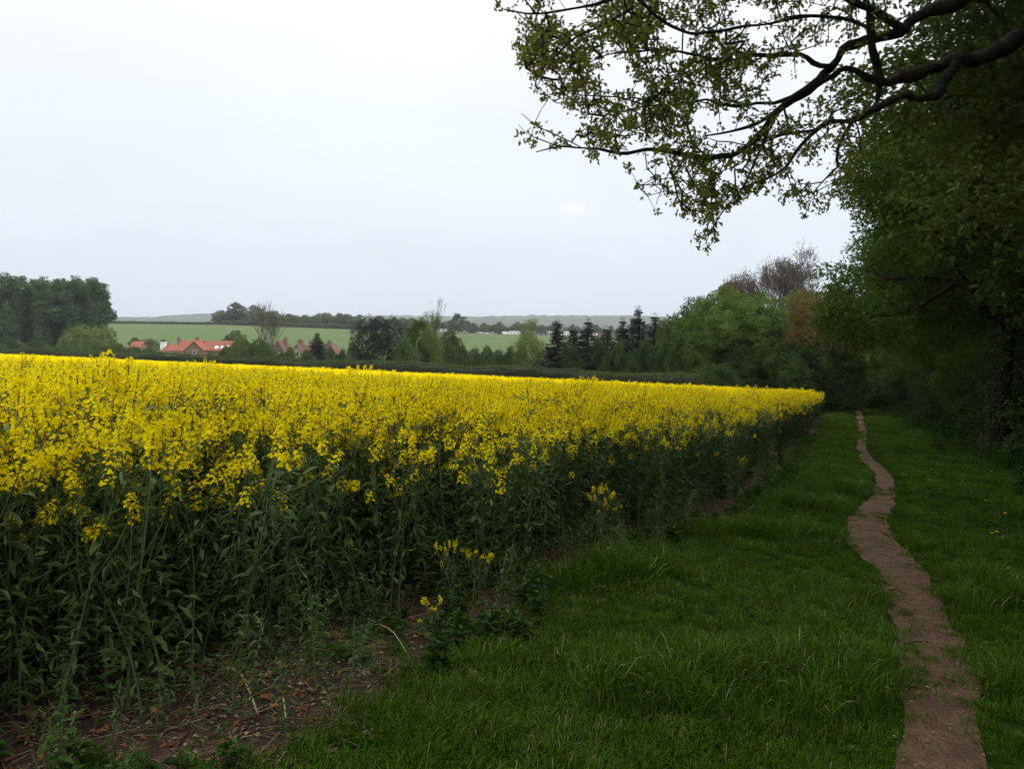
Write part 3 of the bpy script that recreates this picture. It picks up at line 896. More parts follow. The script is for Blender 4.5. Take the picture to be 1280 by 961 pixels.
def tree_parts(seed, lobes, n, nl, size, ll, lw, m, trunk_h, trunk_r, hole=-.35, forks=1, nlimb=70, lean=(0, 0), ivy=0, k_=.9, inner=.5, bark=M_bark):
    rng = np.random.default_rng(seed)
    P, d = lobed_points(rng, lobes, n, hole, k_, seed, inner)
    ax = d * [1, 1, .35] + rng.normal(0, .35, d.shape)
    crown = spray_leaves(rng, P, ax, nl, size, ll, lw, m)
    wood = []
    for fk in range(forks):
        a = fk * 2.2 + seed
        b = np.array([math.cos(a), math.sin(a), 0]) * (.0 if forks == 1 else trunk_r * 1.3)
        tt = np.linspace(0, 1, 7)[:, None]
        top = np.array([lean[0], lean[1], trunk_h]) + b * (3 if forks > 1 else 0)
        pts_ = b + (top - b) * tt + np.column_stack([np.sin(tt[:, 0] * 5 + seed + fk), np.cos(tt[:, 0] * 4 + seed), 0 * tt[:, 0]]) * trunk_r * .5
        pts_[0, 2] = -.25
        rr = trunk_r / math.sqrt(forks) * np.array([1.5, 1.05, .95, .85, .75, .62, .45])
        wood += tube(pts_, rr, 9, bark, .5, rough=.16, seed=seed)
        spine = pts_
    for lo in lobes:
        s0 = spine[rng.integers(3, 6)]; c = np.array(lo[:3])
        mid = (s0 + c) / 2 + rng.normal(0, .25, 3)
        wood += tube([s0, (s0 + mid) / 2 + rng.normal(0, .1, 3), mid, (mid + c) / 2 + rng.normal(0, .12, 3), c], trunk_r * np.array([.42, .36, .3, .2, .1]), 6, bark, .5)
    q = P[rng.integers(0, len(P), nlimb)]
    cc = np.array(lobes)[:, :3]
    nearest = cc[np.linalg.norm(q[:, None] - cc[None], axis=2).argmin(1)]
    mid = nearest * .45 + q * .55 + rng.normal(0, .15, q.shape)
    wood += segs(nearest, mid, trunk_r * .11, trunk_r * .07, bark, 4)
    wood += segs(mid, q, trunk_r * .07, trunk_r * .02, bark, 3)
    iv = []
    if ivy:
        t_ = rng.random(ivy) ** .8; a = rng.random(ivy) * 6.28
        h_ = t_ * trunk_h * .85
        c = np.column_stack([np.interp(h_, spine[:, 2], spine[:, 0]), np.interp(h_, spine[:, 2], spine[:, 1]), h_])
        o_ = np.column_stack([np.cos(a), np.sin(a), 0 * a])
        rr = trunk_r * 1.15 + rng.random(ivy) ** 2 * .22 + .12 * np.sin(h_ * 3 + a * 2)
        iv = leaves(c + o_ * rr[:, None], o_ * .3 + rng.normal(0, .5, (ivy, 3)) + [0, 0, -.6], o_ + rng.normal(0, .35, (ivy, 3)), .085, .075, M_ivy, rng.random(ivy))
    return wood, crown, iv

class Kind:
    """meshes of one kind of tree, shared by its copies"""
    def __init__(self, wood, crown, ivy=None, crown_name='crown', wood_name='trunk'):
        self.parts = [(wood_name, build_mesh(wood_name, wood))]
        if crown: self.parts.append((crown_name, build_mesh(crown_name, crown)))
        if ivy: self.parts.append(('ivy', build_mesh('ivy', ivy)))
        co = np.concatenate([c[0] for c in (crown or wood)])
        self.H = float(np.percentile(co[:, 2], 99.7)); self.R = float(np.percentile(np.hypot(co[:, 0], co[:, 1]), 95))
    def place(self, name, label, x, y, sc=1.0, rz=None, group=None, cat='tree', z=None):
        e = link(name, None, loc=(x, y, (hz(x, y) if z is None else z) - .05), rz=random.uniform(0, 6.28) if rz is None else rz, sc=sc)
        tag(e, label, cat, group)
        for nm, me in self.parts:
            link(nm, me, e)
        return e

def fit(kd, name, label, px, Y, top, wpx, rz=None, group=None, cat='tree'):
    """a tree at bearing px and distance Y, as tall as its top shows and as wide as it shows"""
    x = (px - CX) / FPX * Y
    zt = EYE + (HOR - top) / FPX * Y
    sx = wpx * Y / FPX / (2 * kd.R); sz = (zt - hz(x, Y) + .05) / kd.H
    return kd.place(name, label, x, Y, (sx, sx, sz), rz, group, cat)

def ring_lobes(rng, H, R0, zlo, n, rl, top=True, flat_=.85):
    lo = [(0, 0, (zlo + H) * .55, R0 * .75, R0 * .75, (H - zlo) * .38)]
    for i in range(n):
        a = i * 2.4 + rng.random()
        z = zlo + (H - zlo) * (.12 + .62 * (i + rng.random()) / n)
        r = R0 * rng.uniform(.55, .85) * (1 - .35 * max(0, (z - zlo) / (H - zlo) - .4))
        q = rl * rng.uniform(.75, 1.2)
        lo.append((math.cos(a) * r, math.sin(a) * r, z, q, q, q * flat_))
    if top:
        lo.append((rng.normal(0, .3), rng.normal(0, .3), H - rl * .75, rl, rl, rl * .75))
    return lo

r0 = np.random.default_rng(91)
K_TA = Kind(*tree_parts(101, ring_lobes(r0, 11.5, 4.4, 2.6, 17, 1.5, flat_=.6), 4300, 24, .8, .115, .066, M_tree1, 7.0, .26, ivy=3200, hole=-.12, k_=1.1))
K_TB = Kind(*tree_parts(102, ring_lobes(r0, 12.5, 4.7, 3.0, 18, 1.55, flat_=.6), 4300, 24, .85, .115, .066, M_tree2, 7.5, .30, ivy=3000, hole=-.12, k_=1.1))
K_TC = Kind(*tree_parts(103, ring_lobes(r0, 9.0, 3.6, 1.4, 14, 1.35, flat_=.65), 2700, 22, .75, .14, .08, M_tree1, 5.0, .18, forks=3, hole=-.5))
K_HA = Kind(*tree_parts(104, ring_lobes(r0, 8.5, 4.0, .6, 16, 1.5), 2700, 20, .75, .17, .095, M_haw, 4.5, .2, forks=2, hole=-.5))
K_HB = Kind(*tree_parts(105, ring_lobes(r0, 7.0, 3.4, .4, 14, 1.35), 2200, 20, .7, .17, .095, M_haw, 3.5, .16, forks=3, hole=-.5))
K_EL = Kind(*tree_parts(106, ring_lobes(r0, 4.2, 2.2, .3, 9, 1.1), 1100, 18, .5, .13, .06, M_elder, 2.0, .09, forks=3, hole=-.6))
K_CO = Kind(*tree_parts(107, ring_lobes(r0, 8.0, 3.0, 3.6, 10, 1.3), 1900, 18, .7, .13, .075, M_copper, 5.5, .16, forks=2, hole=-.35))
K_BU = Kind(*tree_parts(108, ring_lobes(r0, 3.4, 2.2, .2, 9, 1.0), 700, 16, .55, .15, .08, M_bushl, 1.6, .07, forks=3, hole=-.6))
K_LI = Kind(*tree_parts(109, ring_lobes(r0, 6.0, 2.3, .3, 10, 1.0), 900, 18, .8, .13, .05, M_lime, 4.0, .1, forks=3, hole=-.15))
K_YB = Kind(*tree_parts(110, ring_lobes(r0, 7.0, 5.0, .3, 10, 2.0), 900, 18, .9, .3, .17, M_lime, 3.0, .2, forks=3, hole=-.6))

def far_tree(seed, H, Rr, m, zlo=1.5, n=420):
    rng = np.random.default_rng(seed)
    return Kind(*tree_parts(seed, ring_lobes(rng, H, Rr, zlo, 9, Rr * .45), n, 12, 1.3, .62, .42, m, H * .5, .35, hole=-.7, nlimb=12, k_=.4))
K_FA = [far_tree(121, 13, 5.2, M_far), far_tree(122, 11, 6.0, M_far, 1.0), far_tree(123, 15, 5.0, M_far, 2.0)]

def poplar(seed):
    rng = np.random.default_rng(seed); H = 24.0
    lo = [(rng.normal(0, .5), rng.normal(0, .5), z, r, r, 2.6) for z, r in ((3.5, 2.2), (6.2, 2.7), (9, 3.0), (12, 3.2), (15, 3.1), (18, 2.7), (20.4, 2.6), (22.0, 2.0))]
    lo += [(rng.normal(0, 1.7), rng.normal(0, 1.7), rng.uniform(8, 19), 1.8, 1.8, 2.4) for _ in range(5)]
    return Kind(*tree_parts(seed, lo, 2000, 12, 1.0, .40, .30, M_pop, 20, .38, hole=-.75, nlimb=20, k_=.35, inner=.3))
K_PO = [poplar(131), poplar(132), poplar(133)]

def conifer(seed, H=9.5, R0=1.5, m=M_con):
    rng = np.random.default_rng(seed)
    C, A, sz = [], [], []
    for b in range(int(H * 42)):
        z = .4 + (H - .5) * rng.random() ** 1.25
        f = 1 - z / H
        Lb = R0 * 1.1 * (f ** 1.15) * rng.uniform(.6, 1.2) + .06
        a = rng.random() * 6.28
        o_ = np.array([math.cos(a), math.sin(a), 0])
        ns = max(1, int(Lb / .3))
        for s_ in range(ns):
            r = Lb * (s_ + .6) / ns
            C.append(o_ * r + [0, 0, z + .14 * r - .12 * r * r]); A.append(o_ + [0, 0, .3 - .2 * r])
    C, A = np.array(C), np.array(A)
    f = 1 - C[:, 2] / H
    crown = []
    for lo_, hi_, sz_ in ((-1, .1, .2), (.1, .25, .32), (.25, .45, .46), (.45, 2, .62)):
        q = (f > lo_) & (f <= hi_)
        if q.any(): crown += spray_leaves(rng, C[q], A[q], 20, sz_, sz_ * .36, sz_ * .19, m, .4)
    crown += spray_leaves(rng, np.column_stack([rng.normal(0, .03, (16, 2)), rng.uniform(H - .8, H + .25, 16)]), rng.normal(0, .2, (16, 3)) + [0, 0, 1], 8, .22, .09, .025, m, .2)
    t_ = np.linspace(0, 1, 8)
    wood = tube(np.column_stack([.03 * np.sin(t_ * 5), .03 * np.cos(t_ * 4), t_ * H - .2]), .13 * (1 - t_) + .015, 7, M_bark, .5)
    return Kind(wood, crown)
K_CN = [conifer(141), conifer(142, 8.0, 1.5), conifer(143, 10.2, 1.5)]
K_PI = Kind(*tree_parts(145, ring_lobes(r0, 6.6, 3.0, .8, 10, 1.5), 1300, 16, .55, .15, .05, M_con, 4.5, .15, forks=3, hole=-.55))

def bare_tree(seed, H, spread, m=M_graytwig, depth=6, trunk=.16, buds=None):
    rng = np.random.default_rng(seed)
    A, B, ra, rb = [], [], [], []
    wood = []
    tips = []
    def grow(p, d, l, r, lev):
        n = 3
        q = p
        for i in range(n):
            d = d + rng.normal(0, .13, 3); d[2] += .05; d /= np.linalg.norm(d)
            e = q + d * l / n
            A.append(q); B.append(e); ra.append(r * (1 - .15 * i)); rb.append(r * (1 - .15 * (i + 1)))
            q = e
        if lev == 0:
            tips.append((q, d)); return
        kids = 5 if lev == depth else 3 if lev > 2 else (3 if rng.random() < .6 else 2)
        for c in range(kids):
            a = rng.random() * 6.28 + c * 2.1
            o_ = np.array([math.cos(a), math.sin(a), rng.uniform(-.1, .3)])
            sp = spread * rng.uniform(.5, 1.1) * (1.5 if lev == depth else 1)
            dd = d + o_ * sp; dd /= np.linalg.norm(dd)
            grow(q, dd, l * rng.uniform(.62, .84), r * .62, lev - 1)
    grow(np.array([0, 0, -.3]), np.array([0, 0, 1.0]), H * .27, trunk, depth)
    A, B, ra, rb = map(np.array, (A, B, ra, rb))
    big = ra > trunk * .3
    wood += segs(A[big], B[big], ra[big], rb[big], m, 7)
    tw = segs(A[~big], B[~big], np.maximum(ra[~big], .013), np.maximum(rb[~big], .010), m, 3)
    if buds:
        T = np.array([t[0] for t in tips]); D = np.array([t[1] for t in tips])
        T = np.repeat(T, 3, 0) + rng.normal(0, .12, (len(T) * 3, 3)); D = np.repeat(D, 3, 0)
        tw += leaves(T, D + rng.normal(0, .5, D.shape), rsphere(len(D), rng), .13, .06, buds, rng.random(len(D)))
    return Kind(wood, tw, wood_name='trunk')
K_B1 = bare_tree(151, 11, .66, depth=7, trunk=.2, buds=M_bud2)
K_B2 = bare_tree(152, 9, .42, depth=5, trunk=.15)
K_B3 = bare_tree(153, 9, .5, depth=5, trunk=.14, buds=M_lime)

ORD = ['first', 'second', 'third', 'fourth', 'fifth', 'sixth', 'seventh', 'eighth', 'ninth', 'tenth', 'eleventh', 'twelfth', 'thirteenth', 'fourteenth']
# --- tree line to the right of the footpath
def spot(px, Y):
    return (px - CX) / FPX * Y, Y
LINE = [(13.5, 10.4, K_TB, 1.05, 'big leafy tree reaching in from the right edge beside the oak'),
        (20.0, 12.3, K_TA, .92, 'ivy-clad tree with the trunk showing at the right edge'),
        (26.0, 15.4, K_TB, 1.12, 'second tree along the path, its crown arching far over the grass'),
        (33.0, 18.4, K_TA, 1.12, 'third tree along the path, behind the two ivy-clad ones'),
        (41.0, 22.0, K_TB, .95, 'fourth tree along the path in the shaded row'),
        (50.0, 26.3, K_TA, .85, 'fifth tree along the path in the shaded row'),
        (60.0, 30.6, K_TC, .95, 'sixth tree along the path near where it disappears'),
        (70.0, 35.8, K_TC, 1.0, 'last tree of the row at the end of the path')]
for y, x, kd, sc, lb in LINE:
    lim = np.interp(y, [13, 20, 33, 50, 70], [1100, 1070, 1072, 1104, 1102])
    x = x if y == 20.0 else max(x, (lim - CX) / FPX * y + kd.R * sc)
    kd.place('hedgerow_tree', lb, x, y, sc, rz=y * 1.7, group='trees lining the footpath')
for y, x, kd, sc in [(4.5, 8.3, K_TB, 1.0), (-2.5, 5.8, K_TA, 1.1), (6, 14, K_TA, 1.1)]:
    kd.place('hedgerow_tree', 'tree of the same row standing beside and behind the viewer', x, y, sc, rz=y, group='trees lining the footpath')
BACK = [(16.5, 18.5, K_TC, 1.2), (24, 22, K_TC, 1.25), (32, 25.5, K_TC, 1.2), (42, 30, K_TC, 1.2), (54, 36, K_TC, 1.2)]  # second row added to block light and darken the gaps between trunks
for y, x, kd, sc in BACK:
    kd.place('hedgerow_tree', 'hidden tree added behind the first row of path-side trees to block light', x, y, sc, group='added second row of trees that block light')
SHR = [(15.5, 12.2), (18.2, 13.6), (22.8, 14.6), (24.6, 16.2), (28.5, 17.0), (30.5, 18.6), (35.5, 20.0), (38, 21.6), (44, 24.2), (47, 25.6), (53, 28.0), (56.5, 30), (64, 33.2), (67, 34.8), (74, 37)]
for i, (y, x) in enumerate(SHR):
    (K_TC if i % 3 == 1 else K_EL).place('hedge_shrub', 'dark leafy shrub filling a gap between the path-side trunks', x + .3, y, (.5 if i % 3 == 1 else .85) * random.uniform(.9, 1.15),
                                        group='shrubs between the path-side trunks', cat='shrub')
END = [(77, 30.5, K_TC, .95, 'tree closing the view straight behind the end of the path'), (80, 35.0, K_TB, .8, 'taller tree behind the vanishing point of the path'),
       (76, 27.0, K_TC, .85, 'dark tree just left of where the path disappears'), (84, 31.5, K_TA, .85, 'tree deep in the shade behind the path end')]
for y, x, kd, sc, lb in END:
    kd.place('hedgerow_tree', lb, x, y, sc, group='trees closing the end of the path')
for i, (px, Y, s_) in enumerate([(1062, 70, .75), (1088, 72, .7), (1112, 68, .75)]):
    x, y = spot(px, Y)
    K_EL.place('hedge_shrub', ['dark shrub at the left side of the path end', 'dark shrub exactly where the path disappears', 'dark shrub at the right side of the path end'][i], x, y, s_, cat='shrub')

# --- thicket beyond the corner of the crop
G = 'hawthorns of the thicket'
for px, Y, kd, top, w, lb in [(872, 63, K_HB, 380, 72, 'pale green hawthorn at the left end of the thicket'), (905, 60, K_HA, 366, 84, 'large rounded hawthorn second from the left in the thicket'),
      (950, 62, K_HA, 373, 92, 'tall green hawthorn below the bare brown tree'), (1000, 63, K_HA, 372, 96, 'green hawthorn in the middle of the thicket'),
      (1036, 66, K_HB, 388, 76, 'hawthorn at the right end of the thicket near the path'), (925, 71, K_HA, 374, 100, 'hawthorn standing behind the front of the thicket'),
      (1015, 76, K_TC, 376, 110, 'dark tree behind the right half of the thicket')]:
    fit(kd, 'hawthorn_tree', lb, px, Y, top - 4, w * 1.3, group=G)
for px, Y, top, w, lb in [(975, 55, 425, 92, 'broad dark elder bush in front of the thicket'), (1012, 53, 428, 84, 'dark elder bush right of the broad one below the thicket'),
      (1052, 53.5, 436, 76, 'dark elder bush at the edge of the grass below the thicket'), (935, 57, 432, 70, 'low elder bush left of the broad one below the thicket'),
      (902, 49.6, 456, 62, 'small elder bush where the field hedge meets the thicket'), (862, 62, 436, 50, 'small elder bush beside the trimmed hedge end')]:
    fit(K_EL, 'elder_bush', lb, px, Y, top, w, group='elder bushes before the thicket', cat='bush')
fit(K_B1, 'bare_tree', 'bare brown twiggy tree rising behind the thicket', 962, 78, 320, 128, rz=1.0)
fit(K_CO, 'copper_tree', 'orange-brown tree with young copper leaves above the path end', 1044, 55, 360, 112, rz=.4)
fit(K_CO, 'copper_tree', 'brownish budding tree behind the left of the thicket', 920, 84, 350, 70, rz=2.4)

# --- conifers and bushes beyond the field hedge
for px, Y, i, top, w, lb in [(797, 88, 2, 387, 32, 'tallest dark conifer of the garden row'), (778, 86, 1, 402, 28, 'slim dark conifer left of the tallest one'), (818, 92, 0, 397, 34, 'dark conifer right of the tallest one beside the thicket'),
      (735, 84, 1, 403, 34, 'dark conifer in the middle of the garden row'), (697, 84, 1, 405, 28, 'leftmost dark conifer beside the pale willow'), (758, 92, 0, 412, 36, 'short broad conifer among the garden row'),
      (716, 92, 0, 413, 36, 'short conifer between the left two of the garden row'), (836, 100, 2, 402, 34, 'conifer half hidden at the left foot of the thicket')]:
    fit(K_CN[i], 'conifer_tree', lb, px, Y, top, w * 2.7, group='conifers beyond the field hedge')
for px, Y, top, w, lb in [(745, 82, 424, 46, 'green bush at the foot of the middle conifers'), (772, 80, 428, 46, 'green bush at the foot of the tallest conifer'), (716, 80, 434, 36, 'green bush between willow and middle conifer'),
                      (806, 78, 426, 46, 'green bush left of the thicket'), (838, 72, 425, 48, 'green bush joining hedge and thicket')]:
    fit(K_EL, 'garden_bush', lb, px, Y, top, w, group='bushes beyond the field hedge', cat='bush')
fit(K_LI, 'willow_bush', 'pale green upright willow left of the conifers', 670, 88, 401, 62, rz=.5)
for px, top, w, lb in [(462, 396, 50, 'left half of the dark evergreen pair in the middle distance'), (490, 398, 46, 'right half of the dark evergreen pair in the middle distance')]:
    fit(K_PI, 'pine_tree', lb, px, 100, top, w, rz=px, group='dark evergreens beyond the hedge')
fit(K_TC, 'garden_tree', 'green tree right beside the dark evergreen pair', 524, 102, 400, 46)
fit(K_B3, 'bare_tree', 'thin nearly bare tree with first leaves beside the evergreens', 548, 104, 374, 54, rz=2)
fit(K_LI, 'willow_bush', 'yellow-green bush below the thin bare tree', 538, 100, 404, 34, rz=2)
fit(K_BU, 'garden_bush', 'grey-green bush right of the thin bare tree', 560, 106, 414, 42, cat='bush')
for i, px in enumerate([575, 592, 608, 622, 637, 652]):
    fit(K_BU, 'garden_bush', ORD[i] + ' low bush from the thin bare tree towards the pale willow', px, 88 + (i % 3) * 3, [432, 436, 433, 438, 434, 430][i], 30, group='low bushes before the pasture', cat='bush')
fit(K_B2, 'bare_tree', 'tall bare tree with thin twigs in front of the village', 328, 128, 377, 64, rz=1)
fit(K_B2, 'bare_tree', 'slighter bare tree just right of the tall bare one', 344, 132, 388, 50, rz=4)
for px, Y, top, w, lb in [(300, 120, 424, 46, 'bush left of the bare village trees'), (323, 118, 424, 44, 'bush at the foot of the tall bare tree'), (283, 126, 433, 34, 'bush in front of the farmhouse right end'),
                                     (264, 124, 440, 24, 'low bush before the farmhouse gable'), (347, 120, 438, 30, 'bush right of the bare village trees'), (428, 112, 437, 24, 'low bush left of the dark evergreens'),
                                     (442, 110, 428, 26, 'bush touching the dark evergreens'), (508, 98, 422, 36, 'bush below the right dark evergreen'), (362, 140, 434, 26, 'bush between the two brick cottages'), (383, 140, 437, 26, 'bush hiding the foot of the chimneyed house'), (415, 138, 437, 24, 'bush before the brick gable end')]:
    fit(K_BU, 'garden_bush', lb, px, Y, top, w, group='bushes before the village', cat='bush')
fit(K_CN[0], 'conifer_tree', 'small dark conifer in front of the brick cottages', 397, 150, 417, 52, rz=2)
for i, px in enumerate([-8, 8, 26, 45, 60, 78, 96, 112, 130, 148, 166, 184, 200, 232]):
    fit(K_BU, 'hedge_bush', ORD[13 - i] + ' olive bush of the ragged row, counted leftwards from the farmhouse', px, 122 + (i * 7 % 5) * 5, [424, 422, 428, 425, 432, 430, 433, 430, 432, 429, 434, 435, 440, 443][i], 34,
        group='ragged row of bushes below the poplars', cat='bush')
fit(K_YB, 'yellow_bush', 'large yellowish green bush in front of the poplars', 100, 205, 408, 62, cat='bush')
fit(K_YB, 'yellow_bush', 'duller olive bush right of the large yellowish one', 130, 215, 409, 30, cat='bush')
for i, (px, s_) in enumerate([(170, .8), (186, .9), (205, .7), (288, 1.0), (296, 1.2), (402, .8)]):
    x, y = spot(px, 262)
    K_FA[i % 2].place('village_tree', ['grey tree right beside the small red roof', 'grey tree between small red roof and farmhouse', 'small tree behind the low farmhouse wing', 'tree touching the right end of the farmhouse roof', 'taller tree right of the farmhouse end', 'small tree behind the brick gable end'][i], x, y, s_ * .5, group='small trees behind the village roofs')

# --- poplars on the left
for i, px in enumerate([-27, -12, 3, 17, 31, 44, 57, 70, 82, 94, 106, 117, 126]):
    x, y = spot(px, 256 + (i % 3) * 6)
    H_ = np.interp(px, [-60, 0, 60, 126], [1.06, 1.02, .95, .93]) * random.uniform(.95, 1.02)
    top = 1.6 + H_ * 16.0
    g = hz(x, y)
    sz = (top - g) / 23.5
    lb = 'rightmost poplar at the end of the row' if px == 126 else ORD[12 - i] + ' poplar of the close row, counted from its right end'
    K_PO[i % 3].place('poplar_tree', lb, x, y, (1.0, 1.0, sz), rz=i * 1.3, group='poplars in the row on the left')

# --- far wood beyond the pasture, lone trees, far hedges
for i in range(58):
    f = i / 57
    px = 278 + f * 420 + random.uniform(-4, 4)
    Y = 618 + random.uniform(0, 40)
    x, y = spot(px, Y)
    q = random.uniform(.7, 1.08) * (1.12 if px < 345 else (.95 if px < 520 else .72))
    K_FA[i % 3].place('far_tree', 'round-topped tree in the wood along the far pasture edge', x, y, (q * 1.35, q * 1.35, q), group='trees of the wood beyond the pasture')
for i in range(26):
    px = 650 + i * 8 + random.uniform(-3, 3)
    x, y = spot(px, 680 + random.uniform(0, 60))
    K_FA[i % 3].place('far_tree', 'tree in the far belt behind the caravans', x, y, random.uniform(.55, .85), group='trees behind the caravans')
x, y = spot(572, 575)
K_FA[2].place('lone_tree', 'lone round tree at the upper edge of the pasture', x, y, .98, rz=1)
x, y = spot(592, 590)
K_FA[0].place('lone_tree', 'darker smaller tree right of the lone round one', x, y, .62)
x, y = spot(604, 600)
K_FA[1].place('lone_tree', 'smallest tree by the parked white car', x, y, .55)

def hedge(name, label, P0, P1, h, w, dens, ll, m, step=.5, zoff=0.0, amp=.12):
    P0, P1 = np.array(P0, float), np.array(P1, float)
    L_ = np.linalg.norm(P1 - P0); d = (P1 - P0) / L_; nrm2 = np.array([d[1], -d[0]])
    s_ = np.arange(0, L_, step)
    xy = P0 + d * s_[:, None]
    g = height(xy[:, 0], xy[:, 1])
    hh = h * (1 + amp * vnoise(np.column_stack([s_, 0 * s_, 0 * s_]), .25, 61) * .5)
    prof = [(-.5, 0), (-.54, .5), (-.5, .9), (-.36, 1.0), (.36, 1.0), (.5, .9), (.54, .5), (.5, 0)]
    V = np.stack([np.column_stack([xy + nrm2 * (a * w * .86), g + hh * b * .93 - .05]) for a, b in prof], 1)
    V = V + vnoise(V.reshape(-1, 3), 1.2, 62).reshape(V.shape[:2] + (1,)) * .06
    n_, k_ = V.shape[:2]
    i = np.arange(n_ - 1)[:, None] * k_; j = np.arange(k_ - 1)[None]
    F = np.stack([i + j, i + j + 1, i + k_ + j + 1, i + k_ + j], -1).reshape(-1, 4)
    e = link(name, None, loc=(0, 0, 0)); tag(e, label, 'hedge')
    link('branches', build_mesh('branches', [(V.reshape(-1, 3), F, M_hcore, .5), (V[0], [list(range(k_))], M_hcore, .5), (V[-1], [list(range(k_))[::-1]], M_hcore, .5)]), e)
    n = int(L_ * (2 * h + w) * dens)
    rng = np.random.default_rng(63)
    q = rng.random(n) * L_; pos = rng.random(n) * (2 * h + w)
    hq = np.interp(q, s_, hh)
    lat = np.where(pos < h, -.5, np.where(pos < h + w, (pos - h) / w - .5, .5))
    zz = np.where(pos < h, pos / h, np.where(pos < h + w, 1.0, (pos - h - w) / h))
    hq = hq * (1 - .35 * np.exp(-q / .8))
    lump = vnoise(np.column_stack([q, lat * w, zz * h]), 1.0, 64)[:, None] * amp * .7
    o_ = np.column_stack([np.where(np.abs(lat) >= .5, np.sign(lat), 0)[:, None] * nrm2, (np.abs(lat) < .5) * 1.0])
    xyq = P0 + d * q[:, None] + nrm2 * (lat * w)[:, None]
    C = np.column_stack([xyq, np.interp(q, s_, g) + zz * hq]) + o_ * (lump + rng.normal(0, .04, (n, 1)))
    lf = leaves(C, rsphere(n, rng) * [1, 1, .7] + o_ * .3, o_ + rng.normal(0, .5, (n, 3)), ll, ll * .6, m, rng.random(n))
    link('foliage', build_mesh('foliage', lf), e)
    return e
nx, ny = .543, .839
hedge('field_hedge', 'long neatly trimmed dark hedge along the far side of the yellow field', (17.2 + nx * 3 - 5.0, 45 + ny * 3 + 3.2), (-80 + nx * 3, 108 + ny * 3), 2.2, 1.3, 130, .10, M_hedge, zoff=0)
a0, a1 = spot(120, 606), spot(282, 606)
hedge('far_hedge', 'thin dark hedge on the skyline of the pasture at left', a0, a1, 2.0, 2.0, 5, .6, M_far, step=3)
a0, a1 = spot(276, 603), spot(470, 603)
hedge('far_hedge', 'dark hedge at the foot of the far wood', a0, a1, 3.2, 2.5, 5, .7, M_far, step=3)

# ------------------------------------------------------------------ the oak and its overhanging limbs
def limb_pts(px, dep0=8.9, dep1=7.9):
    o = []
    for x, y in px:
        Yd = dep1 + (dep0 - dep1) * np.clip((x - 650) / 630, 0, 1.2)
        o.append(at(x, y, Yd))
    return np.array(o)
TR = np.array([8.3, 9.3, 0.0]); TR[2] = hz(8.3, 9.3)
trunk_top = TR + [-.1, -.1, 6.6]
A_ = [(1215, 0), (1167, 10), (1132, 36), (1114, 45), (1084, 49), (1060, 59), (1042, 80), (1019, 101), (998, 119), (974, 136), (959, 164), (939, 178), (909, 195), (888, 199), (847, 189), (813, 185), (792, 188), (768, 192), (748, 184), (727, 185), (700, 184), (669, 192)]
B_ = [(1268, 53), (1247, 67), (1221, 69), (1197, 77), (1167, 86), (1143, 90), (1120, 100), (1105, 101), (1087, 99), (1072, 92), (1054, 88), (1036, 98), (1012, 115), (990, 131), (966, 140), (950, 152), (930, 158), (905, 166), (880, 170)]
